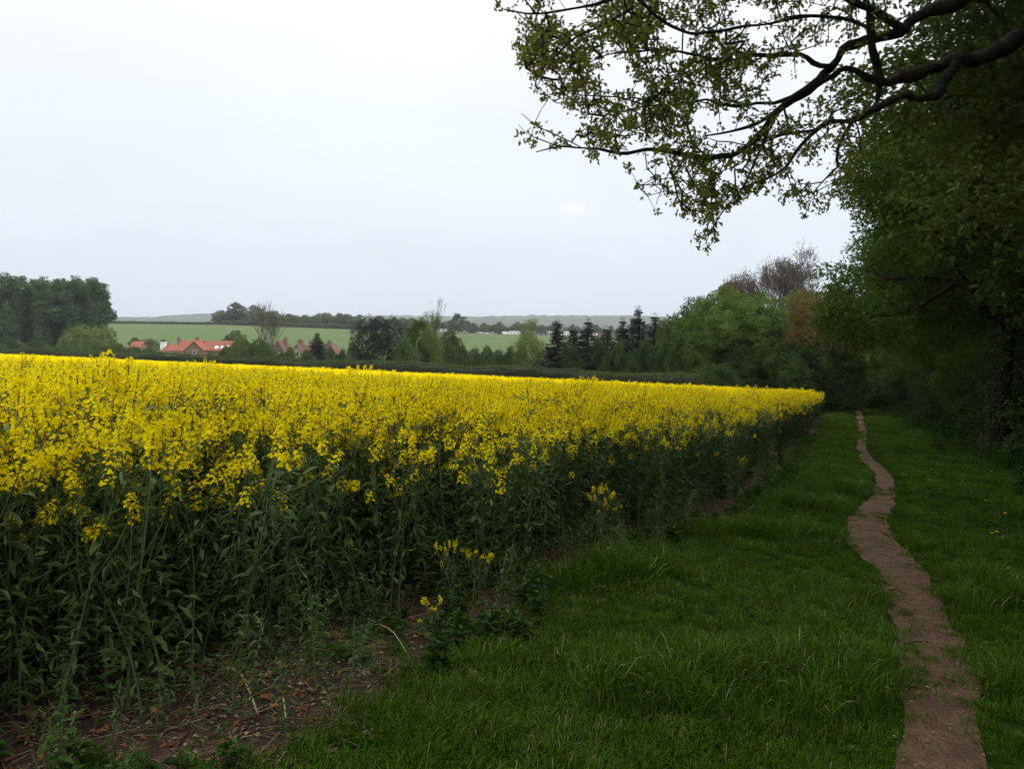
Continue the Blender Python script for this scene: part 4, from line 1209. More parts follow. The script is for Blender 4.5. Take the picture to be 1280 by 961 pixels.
LIMBS = [
    (np.vstack([[trunk_top + [0, 0, -.9]], limb_pts([(1330, -55), (1275, -28)] + A_)]), [.17, .135, .12, .105, .088, .078, .074, .07, .066, .06, .055, .052, .048, .044, .042, .04, .036, .034, .03, .026, .022, .018, .014, .011, .008]),
    (np.vstack([[trunk_top + [0, 0, -1.7]], limb_pts([(1340, 20)] + B_)]), [.2, .16, .125, .115, .105, .098, .09, .085, .075, .06, .052, .046, .04, .036, .033, .03, .027, .024, .02, .016, .012]),
    (limb_pts([(1097, 126), (1105, 98), (1096, 83), (1090, 58), (1085, 26), (1083, 0), (1078, -40), (1060, -90)]), [.025, .06, .058, .055, .055, .05, .045, .03]),
    (limb_pts([(1197, 78), (1188, 100), (1167, 123), (1146, 129), (1126, 123), (1102, 131), (1078, 145), (1063, 156), (1040, 151), (1022, 162), (1010, 172), (998, 187), (980, 211), (959, 224), (939, 232), (924, 235)], 8.7, 7.6), [.075, .07, .062, .058, .055, .05, .047, .042, .034, .03, .027, .024, .021, .017, .012, .008]),
    (limb_pts([(1063, 156), (1054, 169), (1045, 184), (1047, 208)], 8.7, 7.6), [.03, .026, .022, .015]),
    (limb_pts([(1022, 162), (1010, 165), (992, 163), (971, 172), (950, 181), (935, 190)], 8.7, 7.6), [.022, .02, .018, .015, .012, .008]),
    (limb_pts([(1044, 80), (1028, 84), (1013, 80), (1004, 68), (983, 70), (959, 70), (930, 71), (909, 78), (885, 74), (854, 63), (813, 63), (792, 63), (761, 67), (737, 79)]), [.042, .04, .038, .034, .032, .03, .026, .022, .02, .018, .015, .012, .01, .007]),
    (limb_pts([(998, 119), (974, 128), (947, 127), (937, 129), (921, 137), (909, 130), (899, 129), (882, 120), (864, 129), (840, 132), (806, 132), (780, 140)], 9.2, 8.4), [.035, .03, .027, .025, .024, .022, .02, .019, .017, .014, .01, .007]),
    (limb_pts([(1084, 40), (1066, 27), (1045, 21), (1019, 22), (992, 22), (971, 28), (953, 31), (909, 34), (880, 42), (854, 41), (823, 24), (803, 3), (780, -20)], 8.2, 7.2), [.03, .027, .025, .022, .022, .02, .019, .018, .018, .02, .022, .022, .018]),
    (limb_pts([(959, 164), (948, 190), (938, 215), (925, 240), (905, 262), (893, 280), (880, 305)], 8.4, 7.6), [.02, .017, .014, .012, .009, .007, .005]),
    (limb_pts([(1267, -30), (1227, 0), (1236, 12), (1247, 15), (1262, 40)], 8.6, 8.0), [.05, .03, .022, .018, .01]),
    (limb_pts([(1132, 36), (1060, 0), (1000, -40), (920, -70), (840, -90), (760, -95), (700, -80)], 8.9, 7.6), [.06, .055, .05, .045, .035, .025, .015]),
    (limb_pts([(920, -70), (860, -30), (790, -5), (720, 10), (670, 20), (630, 12)], 8.4, 7.4), [.03, .026, .022, .017, .012, .007]),
    (limb_pts([(803, 3), (760, 30), (720, 45), (690, 75), (670, 110)], 7.9, 7.3), [.02, .017, .013, .01, .006]),
    (limb_pts([(1048, 208), (1030, 225), (1012, 245), (1005, 262)], 8.7, 7.6), [.013, .01, .007, .005]),
]
LIMBS += [(limb_pts([(727, 185), (704, 172), (688, 166), (668, 158), (652, 142)]), [.009, .008, .007, .006, .004]),
          (limb_pts([(700, 184), (684, 178), (670, 172), (656, 168), (648, 156)], 8.6, 7.7), [.008, .007, .006, .005, .004]),
          (limb_pts([(806, 132), (770, 120), (742, 122), (712, 116), (690, 118)], 8.8, 7.7), [.010, .009, .008, .006, .004]),
          (limb_pts([(847, 189), (838, 215), (826, 236), (820, 256)], 8.9, 7.6), [.009, .007, .006, .004]),
          (limb_pts([(909, 195), (896, 222), (888, 250), (884, 285)], 8.6, 7.7), [.010, .008, .006, .004])]
rng = np.random.default_rng(77)
# out-of-frame upper limbs carrying the crown over the path and the verge
for tip in ([1.0, 5.5, 9.0], [3.5, 11.0, 11.5], [9.0, 4.0, 10.5], [5.0, 2.0, 8.6], [0.5, 8.8, 9.8], [12.5, 9.5, 10.5], [4.5, 6.5, 12.5]):
    tip = np.array(tip); s0 = trunk_top + [0, 0, -.3]
    mid = (s0 + tip) / 2 + [0, 0, .9]
    t_ = np.linspace(0, 1, 9)[:, None]
    pp = (1 - t_) ** 2 * s0 + 2 * t_ * (1 - t_) * mid + t_ ** 2 * tip + rng.normal(0, .12, (9, 3)) * np.minimum(t_, .6)
    LIMBS.append((pp, np.linspace(.17, .02, 9)))

nodes, nrad, par = [], [], []
wood_limbs = []
for li, (pp, rr) in enumerate(LIMBS):
    pp = np.asarray(pp); rr = np.asarray(rr, float)
    if len(pp) > 6: pp = pp + rng.normal(0, .018, pp.shape) * np.array([.3, 1.5, .3])
    seg = np.concatenate([[0], np.cumsum(np.linalg.norm(np.diff(pp, axis=0), axis=1))])
    q = np.linspace(0, seg[-1], max(6, int(seg[-1] / .09)))
    P = np.column_stack([np.interp(q, seg, pp[:, a]) for a in range(3)])
    P[2:-2] += rng.normal(0, 1, P[2:-2].shape) * np.interp(q, seg, rr)[2:-2, None] * .5
    for _ in range(1):
        P[1:-1] = P[1:-1] * .5 + (P[:-2] + P[2:]) * .25
    r_ = np.interp(q, seg, rr) * .72 * (1 + .13 * vnoise(P, 9, 71))
    wood_limbs.append((P, r_))
    for p, r1 in zip(P, r_):
        nodes.append(p); nrad.append(r1); par.append(-1)
# leaf-cluster targets inside the outline of the overhanging branch
def in_poly(x, y, poly):
    c = np.zeros(len(x), bool); j = len(poly) - 1
    for i in range(len(poly)):
        xi, yi = poly[i]; xj, yj = poly[j]
        c ^= ((yi > y) != (yj > y)) & (x < (xj - xi) * (y - yi) / (yj - yi + 1e-9) + xi)
        j = i
    return c
OUT = [(602, -30), (618, 8), (645, 35), (652, 75), (672, 105), (640, 130), (642, 150), (668, 196), (700, 186), (728, 186), (752, 200), (775, 200), (800, 245), (818, 268), (842, 262), (868, 300), (882, 314), (896, 300), (898, 262),
       (930, 250), (960, 240), (985, 262), (1012, 272), (1030, 262), (1056, 232), (1075, 190), (1085, 130), (1100, 60), (1120, -30), (1100, -170), (760, -190), (630, -120)]
nt_ = 10500
tx = rng.uniform(595, 1125, nt_); ty = rng.uniform(-190, 316, nt_)
ok = in_poly(tx, ty, OUT)
hole = np.zeros(nt_)
for hx_, hy_, hr in ((765, 100, 22), (712, 150, 26), (668, 128, 18), (740, 150, 15), (1040, 125, 28), (1000, 205, 22), (700, 92, 14), (1068, 60, 22), (1010, 10, 14), (1035, 190, 20), (905, 225, 12), (975, 240, 14), (940, 100, 12), (860, 215, 14)):
    hole = np.maximum(hole, np.exp(-((tx - hx_) ** 2 + (ty - hy_) ** 2) / hr ** 2))
cl = vnoise(np.column_stack([tx, ty, 0 * tx]), .028, 73)
dens = np.interp(tx, [600, 800, 950, 1000, 1080, 1125], [1, 1, .75, .5, .3, .25]) * np.where(ty < 0, .6, 1)
ok &= rng.random(nt_) < dens * np.clip(.5 + .75 * cl, .07, 1) * (1 - hole)
tx, ty = tx[ok], ty[ok]
tdep = 7.95 + (tx - 650) / 630 * .95 + rng.normal(0, .55, len(tx))
T1 = np.array([at(a, b, c) for a, b, c in zip(tx, ty, tdep)])
# crown above and behind the picture
n2 = 2600
E = rsphere(n2, rng) * (rng.random(n2) ** .4)[:, None] * [7.8, 7.0, 3.4] + [5.6, 7.0, 9.8]
v = E - [0, 0, EYE]
uu = v[:, 0] / np.maximum(v[:, 1], .1); el = v[:, 2] / np.maximum(v[:, 1], .1)
vis = (v[:, 1] > .3) & (np.abs(uu) < .72) & (el < .47)
E = E[~vis]
TG = np.concatenate([T1, E]); nT1 = len(T1)
base = np.array(nodes)
dist = np.array([np.linalg.norm(base - t, axis=1).min() for t in TG])
cap_ = 70000
ND = np.empty((cap_, 3)); ND[:len(nodes)] = base; cnt = len(nodes)
NR = np.zeros(cap_); NR[:cnt] = nrad
PAR = np.full(cap_, -1); LOADN = np.zeros(cap_)
nlimb = cnt
ends = []
for ti in np.argsort(dist):
    t = TG[ti]
    d2 = ((ND[:cnt] - t) ** 2).sum(1)
    a = int(d2.argmin()); dd = math.sqrt(d2[a])
    st = max(1, int(dd / .13))
    prev = a; p0 = ND[a].copy()
    w1 = rng.normal(0, .10, 3) * dd
    for s_ in range(1, st + 1):
        f = s_ / st
        if cnt >= cap_ - 1: break
        ND[cnt] = p0 + (t - p0) * f + w1 * math.sin(f * math.pi) + rng.normal(0, .012, 3)
        PAR[cnt] = prev; prev = cnt; cnt += 1
    ends.append((prev, ti))
for e_, ti in ends:
    k_ = e_
    while k_ >= 0:
        LOADN[k_] += 1; k_ = PAR[k_]
ch = np.arange(nlimb, cnt)
rc = .003 * np.maximum(LOADN[ch], 1) ** .42
pa_ = PAR[ch]
rp = np.where(pa_ < nlimb, rc, .003 * np.maximum(LOADN[pa_], 1) ** .42)
twigs = segs(ND[pa_], ND[ch], np.minimum(rp, .02), np.minimum(rc, .02), M_twig, 4)
# leaf clusters
cl_c, cl_d, cl_u, cl_l = [], [], [], []
isbig = np.zeros(cnt, bool)
for e_, ti in ends:
    k_ = e_
    while ti >= nT1 and k_ >= nlimb:
        isbig[k_] = True; k_ = PAR[k_]
where = [e_ for e_, ti in ends] + [k_ for k_ in range(nlimb, cnt) if LOADN[k_] <= 3 and rng.random() < .5]
for e_ in where:
    p = ND[e_]; dv = p - ND[PAR[e_]] if PAR[e_] >= 0 else np.array([0, 0, -1.0])
    dv = dv / max(np.linalg.norm(dv), 1e-6)
    big = isbig[e_]
    m_ = 11 if big else int(rng.integers(5, 10))
    o_ = unit(rng.normal(size=(m_, 3)) * .75 + dv * .7 + np.array([0, 0, -.2]))
    cl_c.append(p + rng.normal(0, .07 if big else .025, (m_, 3))); cl_d.append(o_)
    cl_u.append(np.cross(o_, rng.normal(size=(m_, 3))) + [0, 0, .5])
    cl_l.append(rng.uniform(.08, .14, m_) if big else rng.uniform(.034, .068, m_))
cl_c, cl_d, cl_u, cl_l = map(np.concatenate, (cl_c, cl_d, cl_u, cl_l))
lv_ = np.clip(rng.random(len(cl_c)) * .8 + .1, 0, 1)
crown = leaves(cl_c, cl_d, cl_u, cl_l, cl_l * .52, M_oakleaf, lv_, fold=.3)
oak = link('oak_tree', None, loc=tuple(TR))
tag(oak, 'old oak reaching its dark gnarled limbs in from the upper right', 'tree')
loc = -TR
tp = np.array([TR + [0, 0, -.3], TR + [0, 0, .3], TR + [.02, 0, 1.5], TR + [-.02, -.02, 3], TR + [-.05, -.05, 4.6], trunk_top, trunk_top + [-.1, .1, 2.0], trunk_top + [-.3, 0, 4.5]])
link('trunk', build_mesh('trunk', xf(tube(tp, [.72, .52, .44, .41, .38, .32, .22, .06], 14, M_bark, .5, rough=.14, seed=5), t=loc)), oak)
for P, r_ in wood_limbs:
    link('limb', build_mesh('limb', xf(tube(P, r_, 9, M_bark, .5, rough=.16, seed=9), t=loc)), oak)
link('twigs', build_mesh('twigs', xf(twigs, t=loc)), oak)
link('crown', build_mesh('crown', xf(crown, t=loc)), oak)

# ------------------------------------------------------------------ village
M_tile = surf_mat('clay_pantile', [(.3, (.19, .065, .042)), (.55, (.28, .10, .065)), (.75, (.34, .145, .1))], .9, bump=.3, bscale=6)
M_tile2 = surf_mat('old_pantile', [(.3, (.13, .065, .05)), (.7, (.2, .105, .08))], .9, bump=.3, bscale=6)
M_brick = surf_mat('farm_brick', [(.3, (.16, .10, .08)), (.7, (.25, .16, .13))], 1.5, bump=.2)
M_stone = surf_mat('stone_wall', [(.3, (.32, .27, .2)), (.7, (.45, .4, .31))], 1.5, bump=.2)
M_paint = surf_mat('white_paint', [(.3, (.72, .72, .7)), (.7, (.82, .82, .8))], 2, bump=0, rough=.5)
M_glass = surf_mat('window_glass', [(.3, (.03, .04, .05)), (.7, (.06, .07, .08))], 2, bump=0, rough=.12, spec=.5)
M_rub = surf_mat('tyre', [(.3, (.02, .02, .02)), (.7, (.035, .035, .035))], 5, bump=0)
M_red = surf_mat('red_paint', [(.3, (.18, .07, .055)), (.7, (.22, .09, .07))], 2, bump=0, rough=.4)
M_dkcar = surf_mat('dark_paint', [(.3, (.03, .035, .05)), (.7, (.05, .055, .07))], 2, bump=0, rough=.3)

def roof_chunk(x0, x1, y0, y1, ze, zr, along, m, th=.18, over=.3):
    """gable roof slabs with thickness; ridge runs along 'x' or 'y'"""
    ch = []
    if along == 'x':
        ym = (y0 + y1) / 2; a, b = x0 - over, x1 + over
        for ya in (y0 - over, y1 + over):
            k_ = (ze - (zr - ze) * over / ((y1 - y0) / 2))
            V = [(a, ya, k_), (b, ya, k_), (b, ym, zr), (a, ym, zr)]
            V += [(p[0], p[1], p[2] + th) for p in V]
            ch.append((V, [[0, 3, 2, 1], [4, 5, 6, 7], [0, 1, 5, 4], [1, 2, 6, 5], [2, 3, 7, 6], [3, 0, 4, 7]], m, .5))
    else:
        xm = (x0 + x1) / 2; a, b = y0 - over, y1 + over
        for xa in (x0 - over, x1 + over):
            k_ = (ze - (zr - ze) * over / ((x1 - x0) / 2))
            V = [(xa, a, k_), (xa, b, k_), (xm, b, zr), (xm, a, zr)]
            V += [(p[0], p[1], p[2] + th) for p in V]
            ch.append((V, [[0, 3, 2, 1], [4, 5, 6, 7], [0, 1, 5, 4], [1, 2, 6, 5], [2, 3, 7, 6], [3, 0, 4, 7]], m, .5))
    return ch

def wall_chunk(x0, x1, y0, y1, z0, ze, zr, along, m):
    if along == 'x':
        ym = (y0 + y1) / 2
        V = [(x0, y0, z0), (x1, y0, z0), (x1, y1, z0), (x0, y1, z0), (x0, y0, ze), (x1, y0, ze), (x1, y1, ze), (x0, y1, ze), (x0, ym, zr), (x1, ym, zr)]
        q, t3 = [[0, 1, 5, 4], [2, 3, 7, 6], [1, 2, 6, 5], [3, 0, 4, 7]], [[5, 6, 9], [7, 4, 8]]
    else:
        xm = (x0 + x1) / 2
        V = [(x0, y0, z0), (x1, y0, z0), (x1, y1, z0), (x0, y1, z0), (x0, y0, ze), (x1, y0, ze), (x1, y1, ze), (x0, y1, ze), (xm, y0, zr), (xm, y1, zr)]
        q, t3 = [[0, 1, 5, 4], [2, 3, 7, 6], [1, 2, 6, 5], [3, 0, 4, 7]], [[4, 5, 8], [6, 7, 9]]
    return [(V, q, m, .5), (V, t3, m, .5)]

def house(name, label, Y, wings, chimneys, windows=(), skylights=()):
    """wings: (px0, px1, py_eave, py_ridge, depth, dy, along, wall, roof); all heights read at distance Y"""
    gx = np.mean([(w[0] + w[1]) / 2 for w in wings]); ox = (gx - CX) / FPX * Y
    z0 = hz(ox, Y)
    e = link(name, None, loc=(ox, Y, z0)); tag(e, label, 'house')
    X = lambda px: (px - CX) / FPX * Y - ox
    Z = lambda py: EYE - (py - HOR) / FPX * Y - z0
    roofs = []
    for (p0, p1, pe, prd, dep, dy, al, wm, rm) in wings:
        link('wall', build_mesh('wall', wall_chunk(X(p0), X(p1), dy, dy + dep, -1.0, Z(pe), Z(prd), al, wm)), e)
        roofs.append(link('roof', build_mesh('roof', roof_chunk(X(p0), X(p1), dy, dy + dep, Z(pe), Z(prd), al, rm)), e))
    for (px, w, py0, py1, dy, m) in chimneys:
        c = box_chunk(X(px) - w / 2, X(px) + w / 2, dy - w / 2, dy + w / 2, Z(py1) - 1, Z(py0), m)
        c += box_chunk(X(px) - w / 2 - .08, X(px) + w / 2 + .08, dy - w / 2 - .08, dy + w / 2 + .08, Z(py0) + .002, Z(py0) + .2, m)
        for s_ in (-.22, .22):
            c += tube([(X(px) + s_ * w, dy, Z(py0) + .2), (X(px) + s_ * w, dy, Z(py0) + .65)], [.12, .1], 8, M_tile2)
        link('chimney', build_mesh('chimney', c), e)
    for (px, py, w, h, dy) in windows:
        f = link('window', build_mesh('window', box_chunk(X(px) - w / 2, X(px) + w / 2, dy - .06, dy + .04, Z(py) - h / 2, Z(py) + h / 2, M_paint)), e)
        link('pane', build_mesh('pane', box_chunk(X(px) - w / 2 + .09, X(px) + w / 2 - .09, dy - .075, dy, Z(py) - h / 2 + .09, Z(py) + h / 2 - .09, M_glass)), f)
    for (px, py, w, ri) in skylights:
        p0, p1, pe, prd, dep, dy, al, wm, rm = wings[ri]
        f = (Z(py) - Z(pe)) / (Z(prd) - Z(pe)); yy_ = dy + f * dep / 2
        sl = (Z(prd) - Z(pe)) / (dep / 2)
        V = []
        for dz in (.19, .27):
            for a, b in ((-w / 2, -.45), (w / 2, -.45), (w / 2, .45), (-w / 2, .45)):
                V.append((X(px) + a, yy_ + b, Z(py) + b * sl + dz))
        link('skylight', build_mesh('skylight', [(V, [[0, 3, 2, 1], [4, 5, 6, 7], [0, 1, 5, 4], [1, 2, 6, 5], [2, 3, 7, 6], [3, 0, 4, 7]], M_paint, .5)]), roofs[ri])
    return e
house('farmhouse', 'long farmhouse with bright orange-red pantile roofs and a brick gable', 240,
      [(201, 226, 438.5, 431.5, 5.5, 1.5, 'x', M_stone, M_tile), (218, 246, 437.5, 426, 6.5, 2.2, 'x', M_stone, M_tile), (234, 256, 437, 427, 7, -1.2, 'y', M_brick, M_tile), (250, 286, 438, 427.2, 7, 1.8, 'x', M_brick, M_tile)],
      [(215.5, .8, 423.5, 430, 5, M_brick), (238, .8, 423.5, 427, 5.6, M_brick), (198.5, 1.5, 428.5, 433, 3.5, M_paint)],
      windows=[(207, 442, .9, 1.0, 1.5), (214, 442, .9, 1.0, 1.5), (245, 440, 1.0, 1.1, -1.2), (229, 441, .9, 1.0, 2.2)],
      skylights=[(267, 435.2, 1.0, 3), (274, 435, 1.0, 3), (280, 434.8, .7, 3)])
house('cottage', 'low outbuilding with a small red roof left of the farmhouse', 250, [(163, 176, 433.5, 427.5, 5, 0, 'x', M_brick, M_tile)], [], windows=[(170, 437, .9, 1.0, 0)])
house('cottage', 'brick cottage with a steep dull red roof behind the bare trees', 205, [(337, 358, 443, 426.5, 7, 0, 'y', M_brick, M_tile2), (338, 360, 444.5, 439, 5, -3, 'x', M_brick, M_tile2)], [(352, .8, 424, 430, 4, M_brick)], skylights=[(350, 442.2, 1.3, 1)])
house('cottage', 'brick house with two tall chimney stacks beside the small conifer', 205, [(366, 390, 441, 432.5, 6, 0, 'x', M_brick, M_tile2), (369, 378, 439, 430.5, 4, -1.6, 'y', M_stone, M_tile2)], [(373, 1.3, 426.5, 433, 2.4, M_brick), (386, 1.1, 427.5, 433, 3.2, M_brick)],
      windows=[(374, 441.5, .9, 1.0, -1.6), (384, 443.5, .9, 1.0, 0)])
house('cottage', 'red brick gable end with a chimney right of the small conifer', 205, [(405, 421, 444, 431.5, 7, 0, 'y', M_brick, M_tile2)], [(411, 1.0, 427.5, 433, 1.2, M_brick)], windows=[(418, 444.8, .9, .8, 0)])

# ------------------------------------------------------------------ caravans and vehicles on the far side of the pasture
def wheel(x, y, r, e, w=.22):
    a = np.arange(12) / 12 * 6.283
    V = np.concatenate([np.column_stack([x + np.cos(a) * r, np.full(12, y + s_ * w / 2), r + np.sin(a) * r]) for s_ in (-1, 1)])
    F = [[i, (i + 1) % 12, 12 + (i + 1) % 12, 12 + i] for i in range(12)]
    return link('wheel', build_mesh('wheel', [(V, F, M_rub, .5), (V, [list(range(12))[::-1], list(range(12, 24))], M_rub, .5)]), e)

def extrude_profile(prof, y0, y1, m, inset=.0):
    n = len(prof); P = np.array(prof)
    c = P.mean(0)
    V = np.concatenate([np.column_stack([c[0] + (P[:, 0] - c[0]) * (1 - inset), np.full(n, y0), P[:, 1]]), np.column_stack([P[:, 0], np.full(n, y0 + .12), P[:, 1]]),
                        np.column_stack([P[:, 0], np.full(n, y1 - .12), P[:, 1]]), np.column_stack([c[0] + (P[:, 0] - c[0]) * (1 - inset), np.full(n, y1), P[:, 1]])])
    F = [[k_ * n + i, k_ * n + (i + 1) % n, (k_ + 1) * n + (i + 1) % n, (k_ + 1) * n + i] for k_ in range(3) for i in range(n)]
    return [(V, F, m, .5), (V, [list(range(n))[::-1], list(range(3 * n, 4 * n))], m, .5)]

def caravan(label, px, Y, ln_=6.5, h=2.5, m=None, rz=0.0):
    x, y = spot(px, Y)
    e = link('caravan', None, loc=(x, y, hz(x, y) + .1), rz=rz); tag(e, label, 'caravan', 'caravans and vehicles beyond the pasture')
    a = ln_ / 2
    link('body', build_mesh('body', extrude_profile([(-a, .55), (a, .55), (a + .12, 1.1), (a - .1, h - .25), (a - .45, h), (-a + .45, h), (-a + .1, h - .25), (-a - .12, 1.1)], -1.1, 1.1, m or M_paint, .01)), e)
    for q in (-.55, .0, .55):
        link('window', build_mesh('window', box_chunk(q * a - .55, q * a + .55, -1.14, -1.09, 1.35, 2.0, M_glass)), e)
    for s_ in (-.95, .95):
        wheel(0, s_, .33, e)
    return e
def car(label, px, Y, m, rz=0.0, van=False):
    x, y = spot(px, Y)
    e = link('parked_van' if van else 'parked_car', None, loc=(x, y, hz(x, y) + .1), rz=rz); tag(e, label, 'van' if van else 'car', 'caravans and vehicles beyond the pasture')
    if van:
        link('body', build_mesh('body', extrude_profile([(-2.6, .35), (2.6, .35), (2.65, 1.0), (1.9, 1.2), (1.3, 2.2), (-2.5, 2.3), (-2.6, 1.9)], -.98, .98, m, .02)), e)
        link('window', build_mesh('window', box_chunk(.55, 1.35, -1.0, -.965, 1.3, 1.95, M_glass)), e)
    else:
        link('body', build_mesh('body', extrude_profile([(-2.15, .35), (2.15, .35), (2.2, .75), (1.2, .95), (.55, 1.45), (-1.1, 1.48), (-1.9, 1.0), (-2.2, .9)], -.85, .85, m, .02)), e)
        link('window', build_mesh('window', box_chunk(-1.0, .5, -.87, -.84, .98, 1.36, M_glass)), e)
    for q in (-1.35, 1.35):
        for s_ in (-.8, .8):
            wheel(q, s_, .33, e)
    return e
car('white car parked by the smallest tree beyond the pasture', 609, 585, M_paint)
car('second white car touching the first beyond the pasture', 602, 590, M_paint, .3)
car('dark vehicle left of the white van beyond the pasture', 625, 590, M_dkcar)
car('white van between the dark vehicle and the largest caravan', 632, 592, M_paint, .4, van=True)
caravan('largest white caravan left of the pale willow', 643, 585, 8.5, 2.9)
for px, l_, Y in ((662, 7, 620), (674, 8, 625), (688, 7, 622), (703, 8, 615)):
    caravan('long white caravan seen behind the willow top', px, Y, l_, 2.8)
caravan('white caravan behind the leftmost garden conifer', 706, 590, 7, 3.0, rz=.2)
caravan('white caravan left of the lone round tree', 553, 600, 7, 2.6)
car('red van beyond the pasture behind the garden conifers', 752, 600, M_red, .1, van=True)
car('white van left of the red van behind the conifers', 745, 605, M_paint, .2, van=True)

# ------------------------------------------------------------------ small things near the camera
def dead_leaf(seed):
    rng = np.random.default_rng(seed)
    ch = blade((0, 0, .012), np.array([1, .1, .35]), .11, .075, 1.2, rng, M_dead, .35, 5)
    ch += blade((0, 0, .012), np.array([.2, 1, .5]), .06, .04, 1.0, rng, M_dead, .3, 4)
    return build_mesh('dead_leaf', ch)
DL = [dead_leaf(i) for i in range(4)]
for i, (px, py) in enumerate([(192, 815), (205, 825), (325, 862), (300, 868), (316, 890), (330, 902), (583, 760), (578, 795), (655, 728), (651, 745), (686, 745), (607, 718), (480, 735), (388, 690), (545, 770), (100, 886), (60, 866),
                             (150, 860), (20, 905), (245, 780), (427, 745), (500, 855), (540, 833), (752, 702), (790, 690), (10, 940), (110, 930), (270, 840), (40, 838), (130, 812), (222, 850), (350, 812), (405, 800), (440, 790), (520, 745), (560, 742), (630, 745), (700, 715), (730, 722), (180, 900), (240, 915), (75, 915), (350, 850), (460, 822)]):
    x, y = on_ground(px, py)
    o = link('dead_leaf', DL[i % 4], loc=(x, y, hz(x, y) + .02), rz=random.uniform(0, 6.28), sc=random.uniform(.4, .85))
    tag(o, 'withered orange-brown leaf on the soil below the rape plants', 'leaf', 'withered leaves on the soil margin')
def stalk(label, px, m, r=.006, arch=.05, name='broken_stalk', cat='stalk'):
    pts_ = []
    for (a, b) in px:
        x, y = on_ground(a, b); pts_.append([x, y, hz(x, y) + r + .006])
    pts_ = np.array(pts_); t_ = np.linspace(0, 1, 8); s0 = np.linspace(0, 1, len(pts_))
    P = np.column_stack([np.interp(t_, s0, pts_[:, a]) for a in range(3)]); P[:, 2] += np.sin(t_ * np.pi) * arch
    o_ = P[0].copy()
    o = link(name, build_mesh(name, tube(P - o_, np.linspace(r, r * .6, 8), 6, m, .6)), loc=tuple(o_))
    return tag(o, label, cat)
stalk('pale broken stalk lying slantwise on the soil at lower left', [(262, 852), (290, 880), (312, 910)], M_pale, .008, .10)
stalk('short pale stalk curving beside the longer broken one', [(335, 895), (345, 905), (348, 918)], M_pale, .006, .06)
stalk('thin bent dry stem reaching from the crop onto the soil', [(455, 785), (485, 810), (512, 838)], M_pale, .004, .08)
stalk('thin dry stem lying level across the soil margin', [(470, 862), (510, 830), (545, 835)], M_straw, .004, .02)
stalk('dark twig lying across the middle of the footpath', [(1143, 824), (1158, 822), (1173, 819)], M_twig, .007, .012, 'fallen_twig', 'twig')
stalk('short dark twig on the narrow bend of the footpath', [(1121, 748), (1130, 747), (1138, 749)], M_twig, .008, .01, 'fallen_twig', 'twig')
stalk('thin twig at the near left rim of the footpath', [(1146, 880), (1156, 886), (1164, 884)], M_twig, .006, .012, 'fallen_twig', 'twig')
stalk('pale straw lying on the grass left of the footpath', [(975, 875), (985, 880), (994, 888)], M_pale, .004, .04)
stalk('upright dry straw in the grass left of the path', [(1052, 885), (1058, 870), (1063, 862)], M_pale, .003, .12)

def flower_mesh(m, r, np_):
    a = np.arange(np_) * 2.399
    D = np.column_stack([np.cos(a), np.sin(a), .25 + .5 * (np.arange(np_) % 3) / 3])
    st = tube([(0, 0, 0), (.005, 0, .06), (0, .004, .11)], [.002, .002, .0018], 4, M_weed)
    return st, leaves(np.tile([0, 0, .11], (np_, 1)), D, np.tile([0, 0, 1.0], (np_, 1)), r, r * .35, m, .5)
fs, fh = flower_mesh(M_petal, .02, 24)
ds, dh = flower_mesh(M_white, .017, 16)
fs_, fh_, ds_, dh_ = build_mesh('stem', fs), build_mesh('flower_head', fh), build_mesh('stem', ds), build_mesh('flower_head', dh)
for i, (px, py) in enumerate([(1256, 682), (1250, 684), (1272, 733), (1240, 640), (1265, 660), (1195, 588), (1268, 640)]):
    x, y = on_ground(px, py)
    e = link('dandelion', None, loc=(x, y, hz(x, y)), sc=random.uniform(.9, 1.3)); tag(e, 'small yellow flower in the grass right of the path', 'flower', 'yellow flowers in the grass')
    link('stem', fs_, e); link('flower_head', fh_, e)
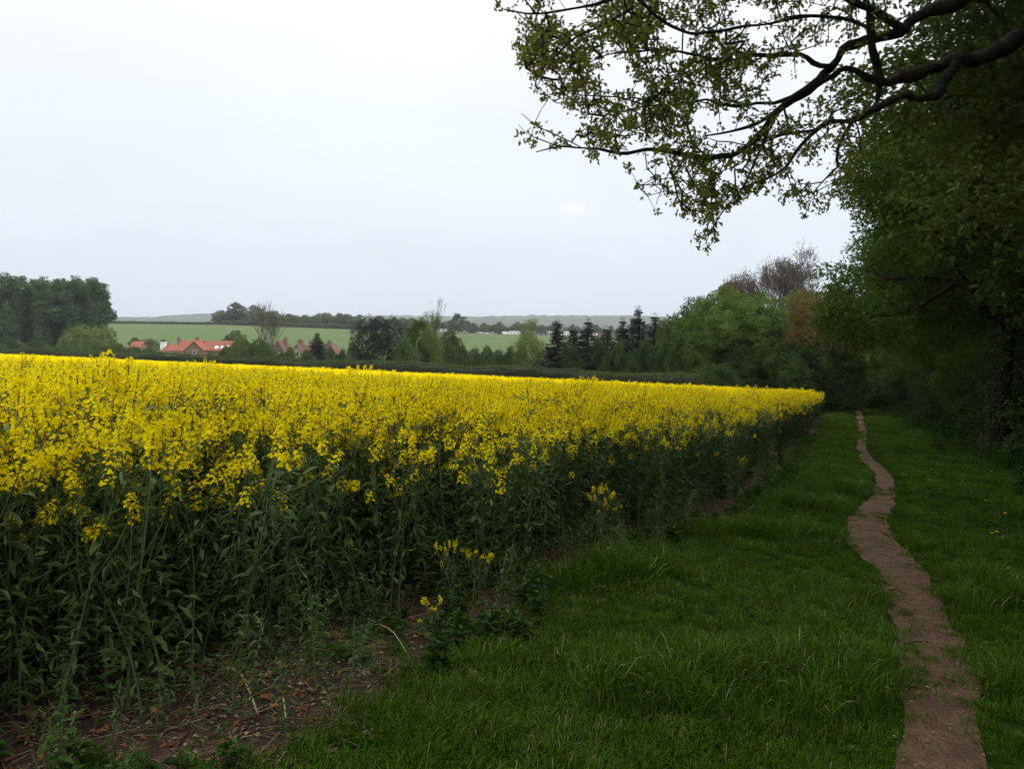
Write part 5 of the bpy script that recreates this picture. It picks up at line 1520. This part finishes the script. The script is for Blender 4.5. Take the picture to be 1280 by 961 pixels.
for i, (px, py) in enumerate([(1170, 597), (1198, 580), (1230, 584), (1166, 604), (1210, 612), (1180, 575), (1245, 596)]):
    x, y = on_ground(px, py)
    e = link('daisy', None, loc=(x, y, hz(x, y)), sc=random.uniform(.9, 1.3)); tag(e, 'small white flower in the grass', 'flower', 'white flowers in the grass')
    link('stem', ds_, e); link('flower_head', dh_, e)

# small bits on the footpath
n = 2600
i_ = RNG.integers(0, int(len(tq) * .8), n)
o_ = RNG.uniform(-.55, .55, n) * PW[i_]
X = PCX[i_] + nor[i_, 0] * o_; Y = PCY[i_] + nor[i_, 1] * o_
def pebble(seed):
    rng = np.random.default_rng(seed)
    V = np.array([(1, 0, 0), (0, 1, 0), (-1, 0, 0), (0, -1, 0), (0, 0, .7), (0, 0, -.4)]) * .009 * rng.uniform(.6, 1.3, (6, 1))
    return [(V, [[0, 1, 4], [1, 2, 4], [2, 3, 4], [3, 0, 4], [1, 0, 5], [2, 1, 5], [3, 2, 5], [0, 3, 5]], M_path, .5)]
scatter('path_litter', [pebble(1), pebble(2), crumb(3), stick(4, .06), stick(5, .035)], np.column_stack([X, Y, height(X, Y) + .014]), np.column_stack([np.zeros(n), np.zeros(n), RNG.uniform(0, 6.28, n)]),
        RNG.uniform(.3, .9, n), RNG.integers(0, 5, n), 'crumbs of earth and plant litter on the footpath', 'litter')

# ------------------------------------------------------------------ haze
M_haze = bpy.data.materials.new('haze'); M_haze.use_nodes = True
t = M_haze.node_tree; t.nodes.clear()
ho = t.nodes.new('ShaderNodeOutputMaterial'); pv = t.nodes.new('ShaderNodeVolumePrincipled')
pv.inputs['Color'].default_value = (.84, .91, 1.0, 1)
pv.inputs['Density'].default_value = 0.00014
t.links.new(pv.outputs[0], ho.inputs['Volume'])
zlo = float(min(height(GX, GY).min(), HZ.min(), HZ2.min() - 3)) - 1.5
zhi = float(HZ.max()) + 4
hzo = link('haze', build_mesh('haze', box_chunk(-9600, 9600, -9600, 9600, zlo, zhi, M_haze)))
tag(hzo, 'thin pale haze lying over the whole countryside', 'haze', kind='stuff')
